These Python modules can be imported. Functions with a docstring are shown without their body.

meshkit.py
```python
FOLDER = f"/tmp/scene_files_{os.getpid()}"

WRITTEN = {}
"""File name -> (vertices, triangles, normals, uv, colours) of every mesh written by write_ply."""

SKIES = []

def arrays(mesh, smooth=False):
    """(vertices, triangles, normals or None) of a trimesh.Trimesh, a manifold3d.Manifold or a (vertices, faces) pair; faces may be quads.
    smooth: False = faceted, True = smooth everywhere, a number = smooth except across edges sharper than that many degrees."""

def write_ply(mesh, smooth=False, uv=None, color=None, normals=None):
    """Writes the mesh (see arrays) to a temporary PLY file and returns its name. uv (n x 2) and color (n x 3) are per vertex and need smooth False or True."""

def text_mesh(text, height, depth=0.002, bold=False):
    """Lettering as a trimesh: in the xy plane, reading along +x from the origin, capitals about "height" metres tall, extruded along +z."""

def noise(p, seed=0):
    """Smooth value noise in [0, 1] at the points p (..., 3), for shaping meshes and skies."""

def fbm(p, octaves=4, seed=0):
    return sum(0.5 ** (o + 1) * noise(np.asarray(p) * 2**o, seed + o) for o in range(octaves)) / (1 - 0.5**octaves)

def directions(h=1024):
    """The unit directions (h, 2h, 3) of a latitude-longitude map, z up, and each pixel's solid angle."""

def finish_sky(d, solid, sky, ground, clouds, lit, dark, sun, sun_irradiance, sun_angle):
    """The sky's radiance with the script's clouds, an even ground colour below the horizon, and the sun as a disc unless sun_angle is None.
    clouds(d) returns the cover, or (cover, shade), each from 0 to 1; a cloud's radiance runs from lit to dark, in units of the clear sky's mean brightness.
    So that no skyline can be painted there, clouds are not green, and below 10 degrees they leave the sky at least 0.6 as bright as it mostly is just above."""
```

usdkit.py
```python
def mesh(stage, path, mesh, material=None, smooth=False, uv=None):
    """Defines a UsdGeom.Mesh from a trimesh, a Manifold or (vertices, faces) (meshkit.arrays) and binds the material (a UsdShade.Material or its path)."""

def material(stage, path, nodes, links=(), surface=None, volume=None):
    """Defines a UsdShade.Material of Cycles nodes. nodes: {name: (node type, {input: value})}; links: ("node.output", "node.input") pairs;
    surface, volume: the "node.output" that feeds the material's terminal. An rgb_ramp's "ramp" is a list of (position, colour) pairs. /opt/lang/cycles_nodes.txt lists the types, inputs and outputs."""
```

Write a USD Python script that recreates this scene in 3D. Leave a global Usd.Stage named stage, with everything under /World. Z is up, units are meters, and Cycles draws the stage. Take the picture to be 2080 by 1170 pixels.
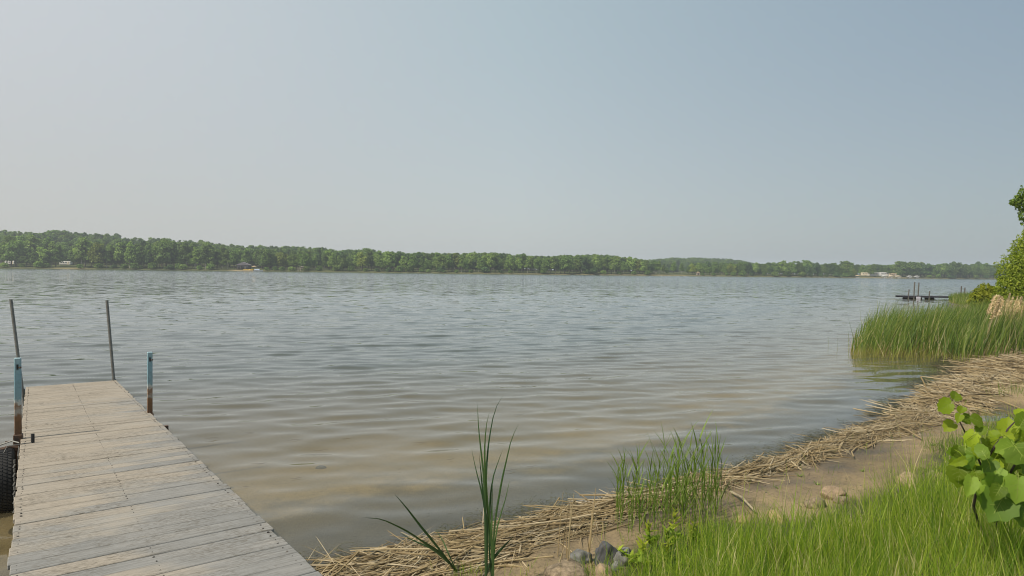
import sys, math
import numpy as np, trimesh, usdkit, meshkit
from pxr import Usd, UsdGeom, UsdLux, UsdShade, Gf, Sdf, Vt

stage = Usd.Stage.CreateInMemory()
UsdGeom.SetStageUpAxis(stage, 'Z'); UsdGeom.SetStageMetersPerUnit(stage, 1.0)
UsdGeom.Xform.Define(stage, '/World'); UsdGeom.Scope.Define(stage, '/World/Looks')

# ------------------------------------------------------------------ camera
EYE = np.array([0.0, 0.0, 2.2]); FPX = 1342.0
HL, HR = 537.5, 563.5                         # rows of the photograph (2080 x 1170) where the horizon meets its left and right edge
ROLL = math.atan((HR - HL) / 2080.0); PITCH = math.atan((585 - (HL + HR) / 2) / FPX)
cp, sp, cr, sr = math.cos(PITCH), math.sin(PITCH), math.cos(ROLL), math.sin(ROLL)
FWD = np.array([0, cp, -sp]); _r = np.array([1.0, 0, 0]); _u = np.array([0, sp, cp])
RGT = cr * _r + sr * _u; UPV = -sr * _r + cr * _u
cam = UsdGeom.Camera.Define(stage, '/World/camera')
cam.CreateHorizontalApertureAttr(36.0); cam.CreateVerticalApertureAttr(20.25); cam.CreateFocalLengthAttr(36.0 * FPX / 2080.0)
cam.CreateClippingRangeAttr((0.05, 20000.0))
cam.AddTransformOp().Set(Gf.Matrix4d(*RGT, 0, *UPV, 0, *(-FWD), 0, *EYE, 1))
cam.CreateExposureAttr(0.35)

# ------------------------------------------------------------------ sky and sun
SUN_AZ, SUN_EL = math.radians(-124.0), math.radians(50.0)
SUN_DIR = np.array([math.cos(SUN_EL) * math.sin(SUN_AZ), math.cos(SUN_EL) * math.cos(SUN_AZ), math.sin(SUN_EL)])
HAZE_LOW = [(0.0, (0.445, 0.44, 0.415)), (0.10, (0.445, 0.442, 0.42)), (0.5, (0.445, 0.475, 0.465)), (0.9, (0.295, 0.34, 0.345)), (1.0, (0.28, 0.325, 0.335))]
HAZE_HIGH = [(0.0, (0.56, 0.575, 0.575)), (0.10, (0.54, 0.555, 0.555)), (0.5, (0.375, 0.455, 0.475)), (0.9, (0.225, 0.295, 0.35)), (1.0, (0.21, 0.28, 0.34))]
sky_mat = usdkit.material(stage, '/World/Looks/hazy_sky', {   # a clear-sky model seen through a thick, even summer haze that brightens towards the sun's side
    's': ('sky_texture', dict(sky_type='single_scattering', sun_disc=False, sun_elevation=SUN_EL, sun_rotation=SUN_AZ, altitude=200.0, air_density=1.0, aerosol_density=2.6, ozone_density=1.0)),
    'tc': ('texture_coordinate', {}), 'xyz': ('separate_xyz', {}),
    'side': ('map_range', dict(from_min=-0.75, from_max=0.75, to_min=0.0, to_max=1.0, clamp=True)),
    'up': ('map_range', dict(range_type='smoothstep', from_min=0.0, from_max=0.40, to_min=0.0, to_max=1.0, clamp=True)),
    'lo': ('rgb_ramp', dict(ramp=HAZE_LOW)), 'hi': ('rgb_ramp', dict(ramp=HAZE_HIGH)),
    'veil': ('mix', {}), 'vs': ('vector_math', dict(math_type='scale', scale=10.0)), 'm': ('mix', dict(fac=0.80)), 'b': ('background_shader', dict(strength=0.1))},
    [('tc.generated', 'xyz.vector'), ('xyz.z', 'up.value'), ('xyz.x', 'side.value'), ('side.result', 'lo.fac'), ('side.result', 'hi.fac'), ('up.result', 'veil.fac'), ('lo.color', 'veil.color1'), ('hi.color', 'veil.color2'),
     ('veil.color', 'vs.vector1'), ('s.color', 'm.color1'), ('vs.vector', 'm.color2'), ('m.color', 'b.color')],
    surface='b.background')
dome = UsdLux.DomeLight.Define(stage, '/World/sky')
UsdShade.MaterialBindingAPI.Apply(dome.GetPrim()).Bind(sky_mat)
dome.GetPrim().SetCustomDataByKey('kind', 'structure')
sun = UsdLux.DistantLight.Define(stage, '/World/sun')
sun.CreateNormalizeAttr(True); sun.CreateIntensityAttr(1.05); sun.CreateAngleAttr(2.0); sun.CreateColorAttr(Gf.Vec3f(1.0, 0.9, 0.76))
sun.AddTransformOp().Set(Gf.Matrix4d().SetRotate(Gf.Rotation(Gf.Vec3d(0, 0, -1), Gf.Vec3d(*(-SUN_DIR)))))

# ------------------------------------------------------------------ helpers
def ray(px, py):
    return FWD + RGT * (px - 1040) / FPX + UPV * (585 - py) / FPX
def at(px, py, y):                             # the point seen at a pixel, y metres in front
    d = ray(px, py); return EYE + d * (y / d[1])
def on_z(px, py, z=0.0):
    d = ray(px, py); return EYE + d * ((z - EYE[2]) / d[2])
used = {}
def numbered(path):
    n = used.get(path, 0); used[path] = n + 1
    return path if n == 0 else f'{path}_{n:03d}'
def tag(p, label=None, cat=None, group=None, kind=None):
    p = p.GetPrim() if hasattr(p, 'GetPrim') else p
    for k, v in (('label', label), ('category', cat), ('group', group), ('kind', kind)):
        if v: p.SetCustomDataByKey(k, v)
    return p
def thing(name, label, cat, group=None, loc=(0, 0, 0), rz=0.0, scale=1.0, ref=None, kind=None):
    x = UsdGeom.Xform.Define(stage, numbered('/World/' + name))
    x.AddTranslateOp().Set(Gf.Vec3d(*map(float, loc)))
    if rz: x.AddRotateZOp().Set(float(math.degrees(rz)))
    if np.ndim(scale) or scale != 1.0: x.AddScaleOp().Set(Gf.Vec3f(*map(float, np.broadcast_to(scale, 3))))
    p = x.GetPrim()
    if ref is not None:
        p.GetReferences().AddInternalReference(ref); p.SetInstanceable(True)
    tag(p, label, cat, group, kind)
    return p
def part(parent, name, mesh, mat, smooth=False, label=None, kind=None):
    path = numbered(f'{parent if isinstance(parent, str) else parent.GetPath()}/{name}')
    m = usdkit.mesh(stage, path, mesh, mat, smooth)
    key = str(mat.GetPath()) if isinstance(mat, UsdShade.Material) else str(mat)
    if key in LEAFY: give_tone(m, smooth)
    tag(m, label, None, None, kind)
    return m.GetPrim()
LEAFY = set(); tone_rng = np.random.default_rng(99)
def give_tone(m, smooth):
    """A tone per separate blade or leaf (per mesh where it is a single leaf), read by the foliage materials."""
    from scipy.sparse import coo_matrix
    from scipy.sparse.csgraph import connected_components
    n = len(m.GetPointsAttr().Get())
    if smooth: t = np.full(n, tone_rng.random())
    else:
        f = np.array(m.GetFaceVertexIndicesAttr().Get()).reshape(-1, 3)
        e = np.vstack([f[:, [0, 1]], f[:, [1, 2]]])
        k, lab = connected_components(coo_matrix((np.ones(len(e), np.int8), (e[:, 0], e[:, 1])), shape=(n, n)), directed=False)
        t = tone_rng.random(k)[lab]
    UsdGeom.PrimvarsAPI(m).CreatePrimvar('tone', Sdf.ValueTypeNames.FloatArray, 'vertex').Set(Vt.FloatArray.FromNumpy(t.astype(np.float32)))
def single(name, mesh, mat, label=None, cat=None, group=None, kind=None, smooth=False):
    return tag(part('/World', name, mesh, mat, smooth), label, cat, group, kind)
def proto(name):
    return stage.CreateClassPrim('/World/' + name)
def primvar(prim, name, values):
    UsdGeom.PrimvarsAPI(prim).CreatePrimvar(name, Sdf.ValueTypeNames.FloatArray, 'vertex').Set([float(x) for x in values])
def cat_mesh(ms):
    vs, fs, n = [], [], 0
    for m in ms:
        v, f = (m.vertices, m.faces) if hasattr(m, 'faces') else m
        vs.append(np.asarray(v, float)); fs.append(np.asarray(f, int) + n); n += len(v)
    return np.vstack(vs), np.vstack(fs)
def box(sx, sy, sz, c=(0, 0, 0), rz=0.0, bevel=0.0):
    if bevel:
        import manifold3d as m3
        b = min(bevel, sx / 2.1, sy / 2.1, sz / 2.1)
        pts = [(i * (sx / 2 - (b if a != 0 else 0)), j * (sy / 2 - (b if a != 1 else 0)), k * (sz / 2 - (b if a != 2 else 0))) for i in (-1, 1) for j in (-1, 1) for k in (-1, 1) for a in range(3)]
        mm = m3.Manifold.hull_points(np.array(pts)).to_mesh()
        v, f = np.array(mm.vert_properties[:, :3], float), np.array(mm.tri_verts)
    else:
        t = trimesh.creation.box([sx, sy, sz]); v, f = np.array(t.vertices), np.array(t.faces)
    c_, s_ = math.cos(rz), math.sin(rz)
    return v @ np.array([[c_, s_, 0], [-s_, c_, 0], [0, 0, 1]]) + np.array(c, float), f
def tube(points, radii, sides=6, caps=True):
    p = np.asarray(points, float); n = len(p)
    radii = np.broadcast_to(radii, (n,))
    t = np.gradient(p, axis=0); t /= np.linalg.norm(t, axis=1, keepdims=True) + 1e-12
    ref = np.array([0, 0, 1.0]) if abs(t[:, 2]).mean() < 0.8 else np.array([1.0, 0, 0])
    a = np.cross(t, ref); a /= np.linalg.norm(a, axis=1, keepdims=True) + 1e-12
    b = np.cross(t, a); an = np.arange(sides) * 2 * np.pi / sides
    v = (p[:, None] + radii[:, None, None] * (np.cos(an)[None, :, None] * a[:, None] + np.sin(an)[None, :, None] * b[:, None])).reshape(-1, 3)
    i, j = np.meshgrid(np.arange(n - 1), np.arange(sides), indexing='ij')
    q = np.stack([i * sides + j, i * sides + (j + 1) % sides, (i + 1) * sides + (j + 1) % sides, (i + 1) * sides + j], -1).reshape(-1, 4)
    f = np.vstack([q[:, [0, 2, 1]], q[:, [0, 3, 2]]])
    if caps:
        v = np.vstack([v, p[0], p[-1]]); m = len(v); k = np.arange(sides); k2 = (k + 1) % sides
        f = np.vstack([f, np.stack([np.full(sides, m - 2), k2, k], 1)[:, ::-1][:, [0, 2, 1]][:, ::-1], np.stack([np.full(sides, m - 1), (n - 1) * sides + k, (n - 1) * sides + k2], 1)])
    return v, f
def pl(px_list, xs, n=None):
    a = np.asarray(px_list, float); return np.interp(xs, a[:, 0], a[:, 1])

def blades(base, az, height, width, lean, curl, seg=3, taper=1.2, twist=None):
    """Many thin curved leaf blades: base (N,3), azimuth of lean, height along the blade, width, lean from the vertical at the foot, added bend to the tip (radians)."""
    N = len(base); t = np.linspace(0, 1, seg + 1)
    ang = lean[:, None] + curl[:, None] * t[None, :]
    ds = height[:, None] / seg
    mid = (ang[:, 1:] + ang[:, :-1]) / 2
    h = np.concatenate([np.zeros((N, 1)), np.cumsum(np.sin(mid) * ds, 1)], 1); z = np.concatenate([np.zeros((N, 1)), np.cumsum(np.cos(mid) * ds, 1)], 1)
    ca, sa = np.cos(az), np.sin(az)
    c = np.stack([base[:, 0:1] + h * ca[:, None], base[:, 1:2] + h * sa[:, None], base[:, 2:3] + z], -1)
    tw = az + np.pi / 2 if twist is None else twist
    w = width[:, None] * (1 - t[None, :] ** taper) * 0.5 * np.minimum(1, 0.65 + t[None, :] * 2)
    side = np.stack([np.cos(tw), np.sin(tw), np.zeros(N)], -1)
    L = c[:, :-1] - side[:, None] * w[:, :-1, None]; Rr = c[:, :-1] + side[:, None] * w[:, :-1, None]
    v = np.concatenate([np.stack([L, Rr], 2).reshape(N, 2 * seg, 3), c[:, -1:]], 1)
    f1 = []
    for i in range(seg - 1):
        f1 += [(2 * i, 2 * i + 1, 2 * i + 3), (2 * i, 2 * i + 3, 2 * i + 2)]
    f1.append((2 * seg - 2, 2 * seg - 1, 2 * seg))
    f = (np.array(f1)[None] + (np.arange(N) * (2 * seg + 1))[:, None, None]).reshape(-1, 3)
    return v.reshape(-1, 3), f

def leaf_cards(centre, normal, size, rng, aspect=1.6):
    """Small folded leaf faces (4 corners, 2 triangles)."""
    N = len(centre)
    n = normal / (np.linalg.norm(normal, axis=1, keepdims=True) + 1e-9)
    r = rng.normal(size=(N, 3)); a = np.cross(n, r); a /= np.linalg.norm(a, axis=1, keepdims=True) + 1e-9
    b = np.cross(n, a)
    s = np.broadcast_to(size, (N,))[:, None]
    tip, tail = centre + a * s * 0.5 * aspect ** 0.5, centre - a * s * 0.5 * aspect ** 0.5
    l, r_ = centre + b * s * 0.5 / aspect ** 0.5 + n * s * 0.12, centre - b * s * 0.5 / aspect ** 0.5 + n * s * 0.12
    v = np.stack([tail, r_, tip, l], 1).reshape(-1, 3)
    f = (np.array([[0, 1, 2], [0, 2, 3]])[None] + (np.arange(N) * 4)[:, None, None]).reshape(-1, 3)
    return v, f

# ------------------------------------------------------------------ materials
def foliage(name, ramp, trans=0.35, rough=0.55, spec=0.25, tip=None, trans_gain=1.25, vary=0.3, patch=0.0, patch_scale=1.3, foot=None, gain=1.2, level=None):
    LEAFY.add('/World/Looks/' + name)
    xs = np.linspace(0, 1, 101); mean_ = np.array([np.interp(xs, [p for p, c in ramp], [c[j] for p, c in ramp]).mean() for j in range(3)])
    want = gain * ramp[0][1][1] if level is None else level
    ramp = [(p, tuple(x * want / mean_[1] for x in c)) for p, c in ramp]
    k_ = 1.0 / (1.0 - trans)                   # a leaf reflects its colour and lets about as much through
    ramp = [(p, tuple(min(0.8, x * k_) for x in c)) for p, c in ramp]
    nodes = {'geo': ('geometry', {}), 'tn': ('attribute', dict(attribute='tone')), 'oi': ('object_info', {}), 'isl': ('rgb_ramp', dict(ramp=ramp)),
             'val': ('map_range', dict(from_min=0.0, from_max=1.0, to_min=1 - vary, to_max=1 + vary)), 'hsv': ('hsv', {}),
             'tg': ('mix', dict(mix_type='multiply', fac=1.0, color2=(trans_gain, trans_gain * 1.05, trans_gain * 0.6))),
             'p': ('principled_bsdf', dict(roughness=rough, specular_ior_level=spec)), 't': ('translucent_bsdf', {}), 'm': ('mix_closure', dict(fac=trans))}
    links = [('tn.fac', 'isl.fac'), ('oi.random', 'val.value'), ('val.result', 'hsv.value'), ('isl.color', 'hsv.color'),
             ('hsv.color', 'p.base_color'), ('hsv.color', 'tg.color1'), ('tg.color', 't.color'), ('p.BSDF', 'm.closure1'), ('t.BSDF', 'm.closure2')]
    if patch:                                  # tone drifts from place to place, as growth does
        nodes |= {'pn': ('noise_texture', dict(scale=patch_scale, detail=4, roughness=0.6)), 'pm': ('math', dict(math_type='multiply_add', value2=2.2 * patch, value3=-1.1 * patch)), 'pf': ('math', dict(math_type='add', use_clamp=True))}
        links = [x for x in links if x[1] != 'isl.fac'] + [('geo.position', 'pn.vector'), ('pn.fac', 'pm.value1'), ('pm.value', 'pf.value1'), ('tn.fac', 'pf.value2'), ('pf.value', 'isl.fac')]
    if foot:                                   # (height, colour): straw-coloured sheaths near the ground
        nodes |= {'fz': ('separate_xyz', {}), 'fr': ('map_range', dict(range_type='smoothstep', from_min=foot[0] * 0.15, from_max=foot[0], to_min=0.85, to_max=0.0, clamp=True)), 'fm': ('mix', dict(color2=tuple(x * k_ for x in foot[1])))}
        links = [x for x in links if x != ('isl.color', 'hsv.color')] + [('geo.position', 'fz.vector'), ('fz.z', 'fr.value'), ('fr.result', 'fm.fac'), ('isl.color', 'fm.color1'), ('fm.color', 'hsv.color')]
    return usdkit.material(stage, '/World/Looks/' + name, nodes, links, surface='m.closure')
def plain(name, c, rough=0.6, metal=0.0, noise=None, spec=0.4, bump=0.0):
    """One colour, broken by noise: noise = (scale, second colour, contrast)."""
    nodes = {'p': ('principled_bsdf', dict(base_color=c, roughness=rough, metallic=metal, specular_ior_level=spec))}; links = []
    if noise:
        nodes['g'] = ('geometry', {}); nodes['n'] = ('noise_texture', dict(scale=noise[0], detail=5, roughness=0.65))
        k = noise[2]
        nodes['r'] = ('rgb_ramp', dict(ramp=[(max(0, 0.5 - k), c), (min(1, 0.5 + k), noise[1])]))
        links = [('g.position', 'n.vector'), ('n.fac', 'r.fac'), ('r.color', 'p.base_color')]
        if bump:
            nodes['b'] = ('bump', dict(strength=0.6, distance=bump)); links += [('n.fac', 'b.height'), ('b.normal', 'p.normal')]
    return usdkit.material(stage, '/World/Looks/' + name, nodes, links, surface='p.BSDF')
# ------------------------------------------------------------------ the lie of the land
SHORE = np.array([(-900, -160), (-200, -60), (-40, -10), (-14, -2.5), (-6.5, 0.9), (-3.4, 3.1), (-1.5, 4.75), (-0.43, 5.5), (0.78, 6.27), (2.14, 7.05), (2.85, 7.52), (4.52, 9.1), (5.68, 10.07), (7.51, 12.2), (9.7, 14.7), (11.2, 16.6), (14.0, 20.0), (18.0, 26.5), (25, 38.0), (33, 50), (40, 60), (55, 72), (90, 95), (200, 150), (420, 240), (900, 420)], float)
def shore_s(x, y):
    """Distance to the shoreline, positive on land."""
    x, y = np.asarray(x, float), np.asarray(y, float)
    best = np.full(x.shape, 1e9); sign = np.ones(x.shape)
    for a, b in zip(SHORE[:-1], SHORE[1:]):
        d = b - a; L2 = d @ d
        t = np.clip(((x - a[0]) * d[0] + (y - a[1]) * d[1]) / L2, 0, 1)
        q = np.hypot(x - a[0] - t * d[0], y - a[1] - t * d[1])
        side = d[0] * (y - a[1]) - d[1] * (x - a[0])
        m = q < best - 1e-9
        best = np.where(m, q, best); sign = np.where(m, np.where(side > 0, -1.0, 1.0), sign)
    return best * sign
def n2(x, y, s, seed=0, octaves=3):
    x = np.asarray(x, float); y = np.asarray(y, float)
    return meshkit.fbm(np.stack([x * s, y * s, np.full(x.shape, 0.37)], -1), octaves, seed) - 0.5
PUDDLE = on_z(2035, 832, 0.12)[:2]
def land(x, y, s=None):
    x, y = np.asarray(x, float), np.asarray(y, float)
    if s is None: s = shore_s(x, y)
    s = s + n2(x, y, 0.9, 3) * 0.34 * np.clip(np.hypot(x, y) / 8, 0.3, 1.2)
    up = np.interp(s, [0, 0.4, 1.2, 2.6, 4.5, 8, 30, 200], [0, 0.035, 0.13, 0.32, 0.56, 0.75, 1.3, 5.0])
    dn = -np.interp(-s, [0, 0.5, 1.5, 4, 10, 30, 80], [0, 0.05, 0.14, 0.36, 0.85, 1.8, 3.0])
    h = np.where(s >= 0, up, dn)
    h = h + n2(x, y, 2.2, 5) * 0.07 * np.clip(s, 0.1, 1) + n2(x, y, 9.0, 6, 2) * 0.036 * np.clip(s * 2, 0.15, 1)
    pd = np.hypot((x - PUDDLE[0]) / 1.1, (y - PUDDLE[1]) / 0.9)
    return h - np.clip(h + 0.05, 0, 1) * np.exp(-pd ** 4) * (s > 0)
def ground_at(px, py):
    z = 0.2
    for _ in range(12):
        p = on_z(px, py, z); z = 0.5 * z + 0.5 * float(land(p[0], p[1]))
    p = on_z(px, py, z); return np.array([p[0], p[1], float(land(p[0], p[1]))])

GRASS_EDGE_PX = [(1090, 1240), (1222, 1178), (1284, 1102), (1390, 1076), (1470, 1060), (1560, 1056), (1650, 1050), (1740, 1010), (1830, 992), (1870, 962), (1900, 920), (1990, 875), (2080, 850), (2300, 805)]
GRASS_EDGE = np.array([ground_at(*p)[:2] for p in GRASS_EDGE_PX])
from shapely.geometry import Polygon, Point
import shapely
GRASS = Polygon([*map(tuple, GRASS_EDGE), (30, 14), (30, -40), (-30, -40), (-8, -3), (-1.5, 1.2)]).buffer(0)
def in_grass(x, y):
    pts = shapely.points(np.asarray(x, float).ravel(), np.asarray(y, float).ravel())
    d = shapely.distance(pts, GRASS.exterior); i = shapely.contains(GRASS, pts)
    return np.where(i, d, -d).reshape(np.shape(x))

def axis(dense0, dense1, step, far0, far1, grow=1.12):
    a = list(np.arange(dense0, dense1 + step / 2, step)); d = step
    lo = [dense0]
    while lo[-1] > far0: d *= grow; lo.append(lo[-1] - d)
    hi = [a[-1]]; d = step
    while hi[-1] < far1: d *= grow; hi.append(hi[-1] + d)
    return np.array(lo[:0:-1] + a + hi[1:])
gx, gy = axis(-3.0, 13.0, 0.045, -900, 900), axis(1.5, 20.0, 0.055, -400, 420)
X, Y = np.meshgrid(gx, gy, indexing='ij')
Sd = shore_s(X, Y); Z = land(X, Y, Sd)
nx, ny = X.shape
I, J = np.meshgrid(np.arange(nx - 1), np.arange(ny - 1), indexing='ij')
q0 = (I * ny + J).ravel()
GF = np.vstack([np.stack([q0, q0 + ny, q0 + ny + 1], 1), np.stack([q0, q0 + ny + 1, q0 + 1], 1)])
GV = np.stack([X, Y, Z], -1).reshape(-1, 3)
near = (np.abs(X) < 40) & (np.abs(Y) < 60)
GM = np.full(X.shape, 0.0); GM[near] = in_grass(X[near], Y[near]); GM[~near] = np.where(Sd[~near] > 2, 3.0, -3.0)
GM = np.clip((GM + n2(X, Y, 3.0, 9) * 0.5) / 0.25 + 0.5, 0, 1)
ground_mat = usdkit.material(stage, '/World/Looks/sand_and_soil', {
    'g': ('geometry', {}), 'xyz': ('separate_xyz', {}),
    'n1': ('noise_texture', dict(scale=2.3, detail=6, roughness=0.6)), 'n2': ('noise_texture', dict(scale=38.0, detail=5, roughness=0.7)),
    'n3': ('noise_texture', dict(scale=0.55, detail=3, roughness=0.55)), 'n4': ('noise_texture', dict(scale=210.0, detail=3, roughness=0.6)),
    'nz': ('math', dict(math_type='multiply_add', value2=0.22, value3=-0.11)), 'zz': ('math', dict(math_type='add')),
    'zr': ('map_range', dict(from_min=-1.0, from_max=0.6, to_min=0.0, to_max=1.0, clamp=True)),
    'zc': ('rgb_ramp', dict(ramp=[(0.0, (0.12, 0.10, 0.05)), (0.28, (0.28, 0.22, 0.11)), (0.44, (0.36, 0.28, 0.145)), (0.50, (0.29, 0.23, 0.125)), (0.545, (0.12, 0.105, 0.072)), (0.61, (0.075, 0.067, 0.048)), (0.635, (0.085, 0.070, 0.048)), (0.665, (0.15, 0.115, 0.07)), (0.72, (0.255, 0.195, 0.108)), (1.0, (0.29, 0.225, 0.13))])),
    'sp': ('rgb_ramp', dict(ramp=[(0.30, (0.42, 0.40, 0.38)), (0.48, (1, 1, 1)), (0.75, (1.22, 1.2, 1.15))])),
    'mu': ('mix', dict(mix_type='multiply', fac=0.8)),
    'pt': ('rgb_ramp', dict(ramp=[(0.36, (0.62, 0.64, 0.6)), (0.56, (1, 1, 1))])), 'mp': ('mix', dict(mix_type='multiply', fac=0.85)),
    'ga': ('attribute', dict(attribute='grassy')), 'gc': ('rgb_ramp', dict(ramp=[(0.3, (0.035, 0.032, 0.018)), (0.55, (0.06, 0.065, 0.025)), (0.75, (0.12, 0.105, 0.06))])),
    'mg': ('mix', {}), 'ro': ('map_range', dict(from_min=0.0, from_max=0.12, to_min=0.32, to_max=0.92, clamp=True)),
    'b1': ('bump', dict(strength=0.8, distance=0.018)), 'b2': ('bump', dict(strength=0.5, distance=0.004)),
    'p': ('principled_bsdf', dict(specular_ior_level=0.35))},
    [('g.position', 'n1.vector'), ('g.position', 'n2.vector'), ('g.position', 'n3.vector'), ('g.position', 'n4.vector'), ('g.position', 'xyz.vector'),
     ('n1.fac', 'nz.value1'), ('nz.value', 'zz.value1'), ('xyz.z', 'zz.value2'), ('zz.value', 'zr.value'), ('zr.result', 'zc.fac'),
     ('n2.fac', 'sp.fac'), ('zc.color', 'mu.color1'), ('sp.color', 'mu.color2'), ('n3.fac', 'pt.fac'), ('mu.color', 'mp.color1'), ('pt.color', 'mp.color2'),
     ('n2.fac', 'gc.fac'), ('ga.fac', 'mg.fac'), ('mp.color', 'mg.color1'), ('gc.color', 'mg.color2'), ('mg.color', 'p.base_color'),
     ('zz.value', 'ro.value'), ('ro.result', 'p.roughness'), ('n2.fac', 'b1.height'), ('n4.fac', 'b2.height'), ('b1.normal', 'b2.normal'), ('b2.normal', 'p.normal')],
    surface='p.BSDF')
g = single('ground', (GV, GF), ground_mat, kind='structure', smooth=True)
primvar(g, 'grassy', GM.ravel())

# ------------------------------------------------------------------ the far shore: terrain behind a waterline given by column of the photograph
FAR_U = np.array([-700, -200, 0, 520, 1020, 1500, 1750, 2000, 2300, 3000], float)
FAR_D = np.array([330, 375, 394, 418, 440, 537, 565, 628, 700, 760], float)
SKYLINE = np.array([(-400, 470), (0, 470), (50, 472), (105, 469), (150, 471), (200, 478), (240, 478), (270, 485), (320, 487), (360, 488), (420, 492), (460, 497), (510, 500), (545, 503), (580, 502), (620, 505), (648, 503), (690, 511), (720, 508), (748, 507), (770, 516), (830, 516), (900, 518), (960, 516), (1010, 515), (1040, 521), (1120, 526), (1150, 520), (1205, 519), (1250, 521), (1280, 528), (1350, 531), (1400, 536), (1500, 540), (1550, 541), (1610, 538), (1690, 537), (1720, 540), (1760, 536), (1830, 536), (1860, 533), (1930, 540), (1955, 537), (1985, 533), (2020, 535), (2080, 536), (2600, 540)], float)
def horizon_row(u): return HL + (HR - HL) * np.asarray(u, float) / 2080
def far_x(u, d): return (np.asarray(u, float) - 1040) / FPX * d
def shore_d(u): return np.interp(u, FAR_U, FAR_D)
TREE_H = 13.0
def hill_h(u, back):
    """Ground height at column u, back metres behind the far waterline."""
    u = np.asarray(u, float); D = shore_d(u)
    top = (horizon_row(u) - np.interp(u, SKYLINE[:, 0], SKYLINE[:, 1])) / FPX * (D + 190) + EYE[2] - 11.5
    top = np.maximum(top, 2.0)
    h = np.interp(back, [-60, -4, 0, 3, 14, 28], [-6, -0.5, 0, 0.55, 1.4, 2.2])
    t = np.clip((back - 28) / 165, 0, 1); t = t * t * (3 - 2 * t)
    return h + (top - 2.2) * t
def far_point(u, back):
    d = shore_d(u) + back
    return np.array([far_x(u, d), d, float(hill_h(u, back))])
fu = np.linspace(-700, 3000, 240); fb = np.array([-60, -20, -4, -1, 0, 1.5, 3, 6, 10, 14, 20, 28, 45, 65, 90, 120, 150, 175, 195, 230, 300, 450, 700, 1100, 1800])
U_, B_ = np.meshgrid(fu, fb, indexing='ij')
Df = shore_d(U_) + B_
Zf = hill_h(U_, B_) * np.where(B_ > 230, np.interp(B_, [230, 1100], [1, 0.6]), 1)
Xf = far_x(U_, Df)
Zf = Zf + n2(Xf, Df, 0.03, 21) * np.clip(B_ / 10, 0, 3)
HILL2 = [(1290, 8), (1335, 12), (1375, 14.5), (1420, 15), (1470, 14.5), (1500, 12.5), (1530, 8), (1560, 4)]
bump2 = np.interp(U_, [p[0] for p in HILL2], [p[1] for p in HILL2], left=0, right=0) * np.exp(-((B_ - 520) / 230.0) ** 2)
Zf = np.maximum(Zf, bump2 + 0 * Zf) if False else Zf + np.where(B_ > 200, bump2, 0)
n_, m_ = U_.shape
I, J = np.meshgrid(np.arange(n_ - 1), np.arange(m_ - 1), indexing='ij'); q0 = (I * m_ + J).ravel()
HF = np.vstack([np.stack([q0, q0 + m_, q0 + m_ + 1], 1), np.stack([q0, q0 + m_ + 1, q0 + 1], 1)])
HV = np.stack([Xf, Df, Zf], -1).reshape(-1, 3)
bare = np.interp(U_, [0, 100, 118, 165, 190, 460, 470, 520, 545, 900, 1150, 1330, 1400, 1500, 1740, 1770, 1840, 1900, 2080], [.1, .15, .5, .5, 0, .1, .8, .8, .05, .15, .4, .5, .35, .2, .3, .55, .5, .25, .3]) * np.interp(B_, [-2, 0.5, 3, 7, 16], [0.6, 1, 0.8, 0.3, 0])
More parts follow.
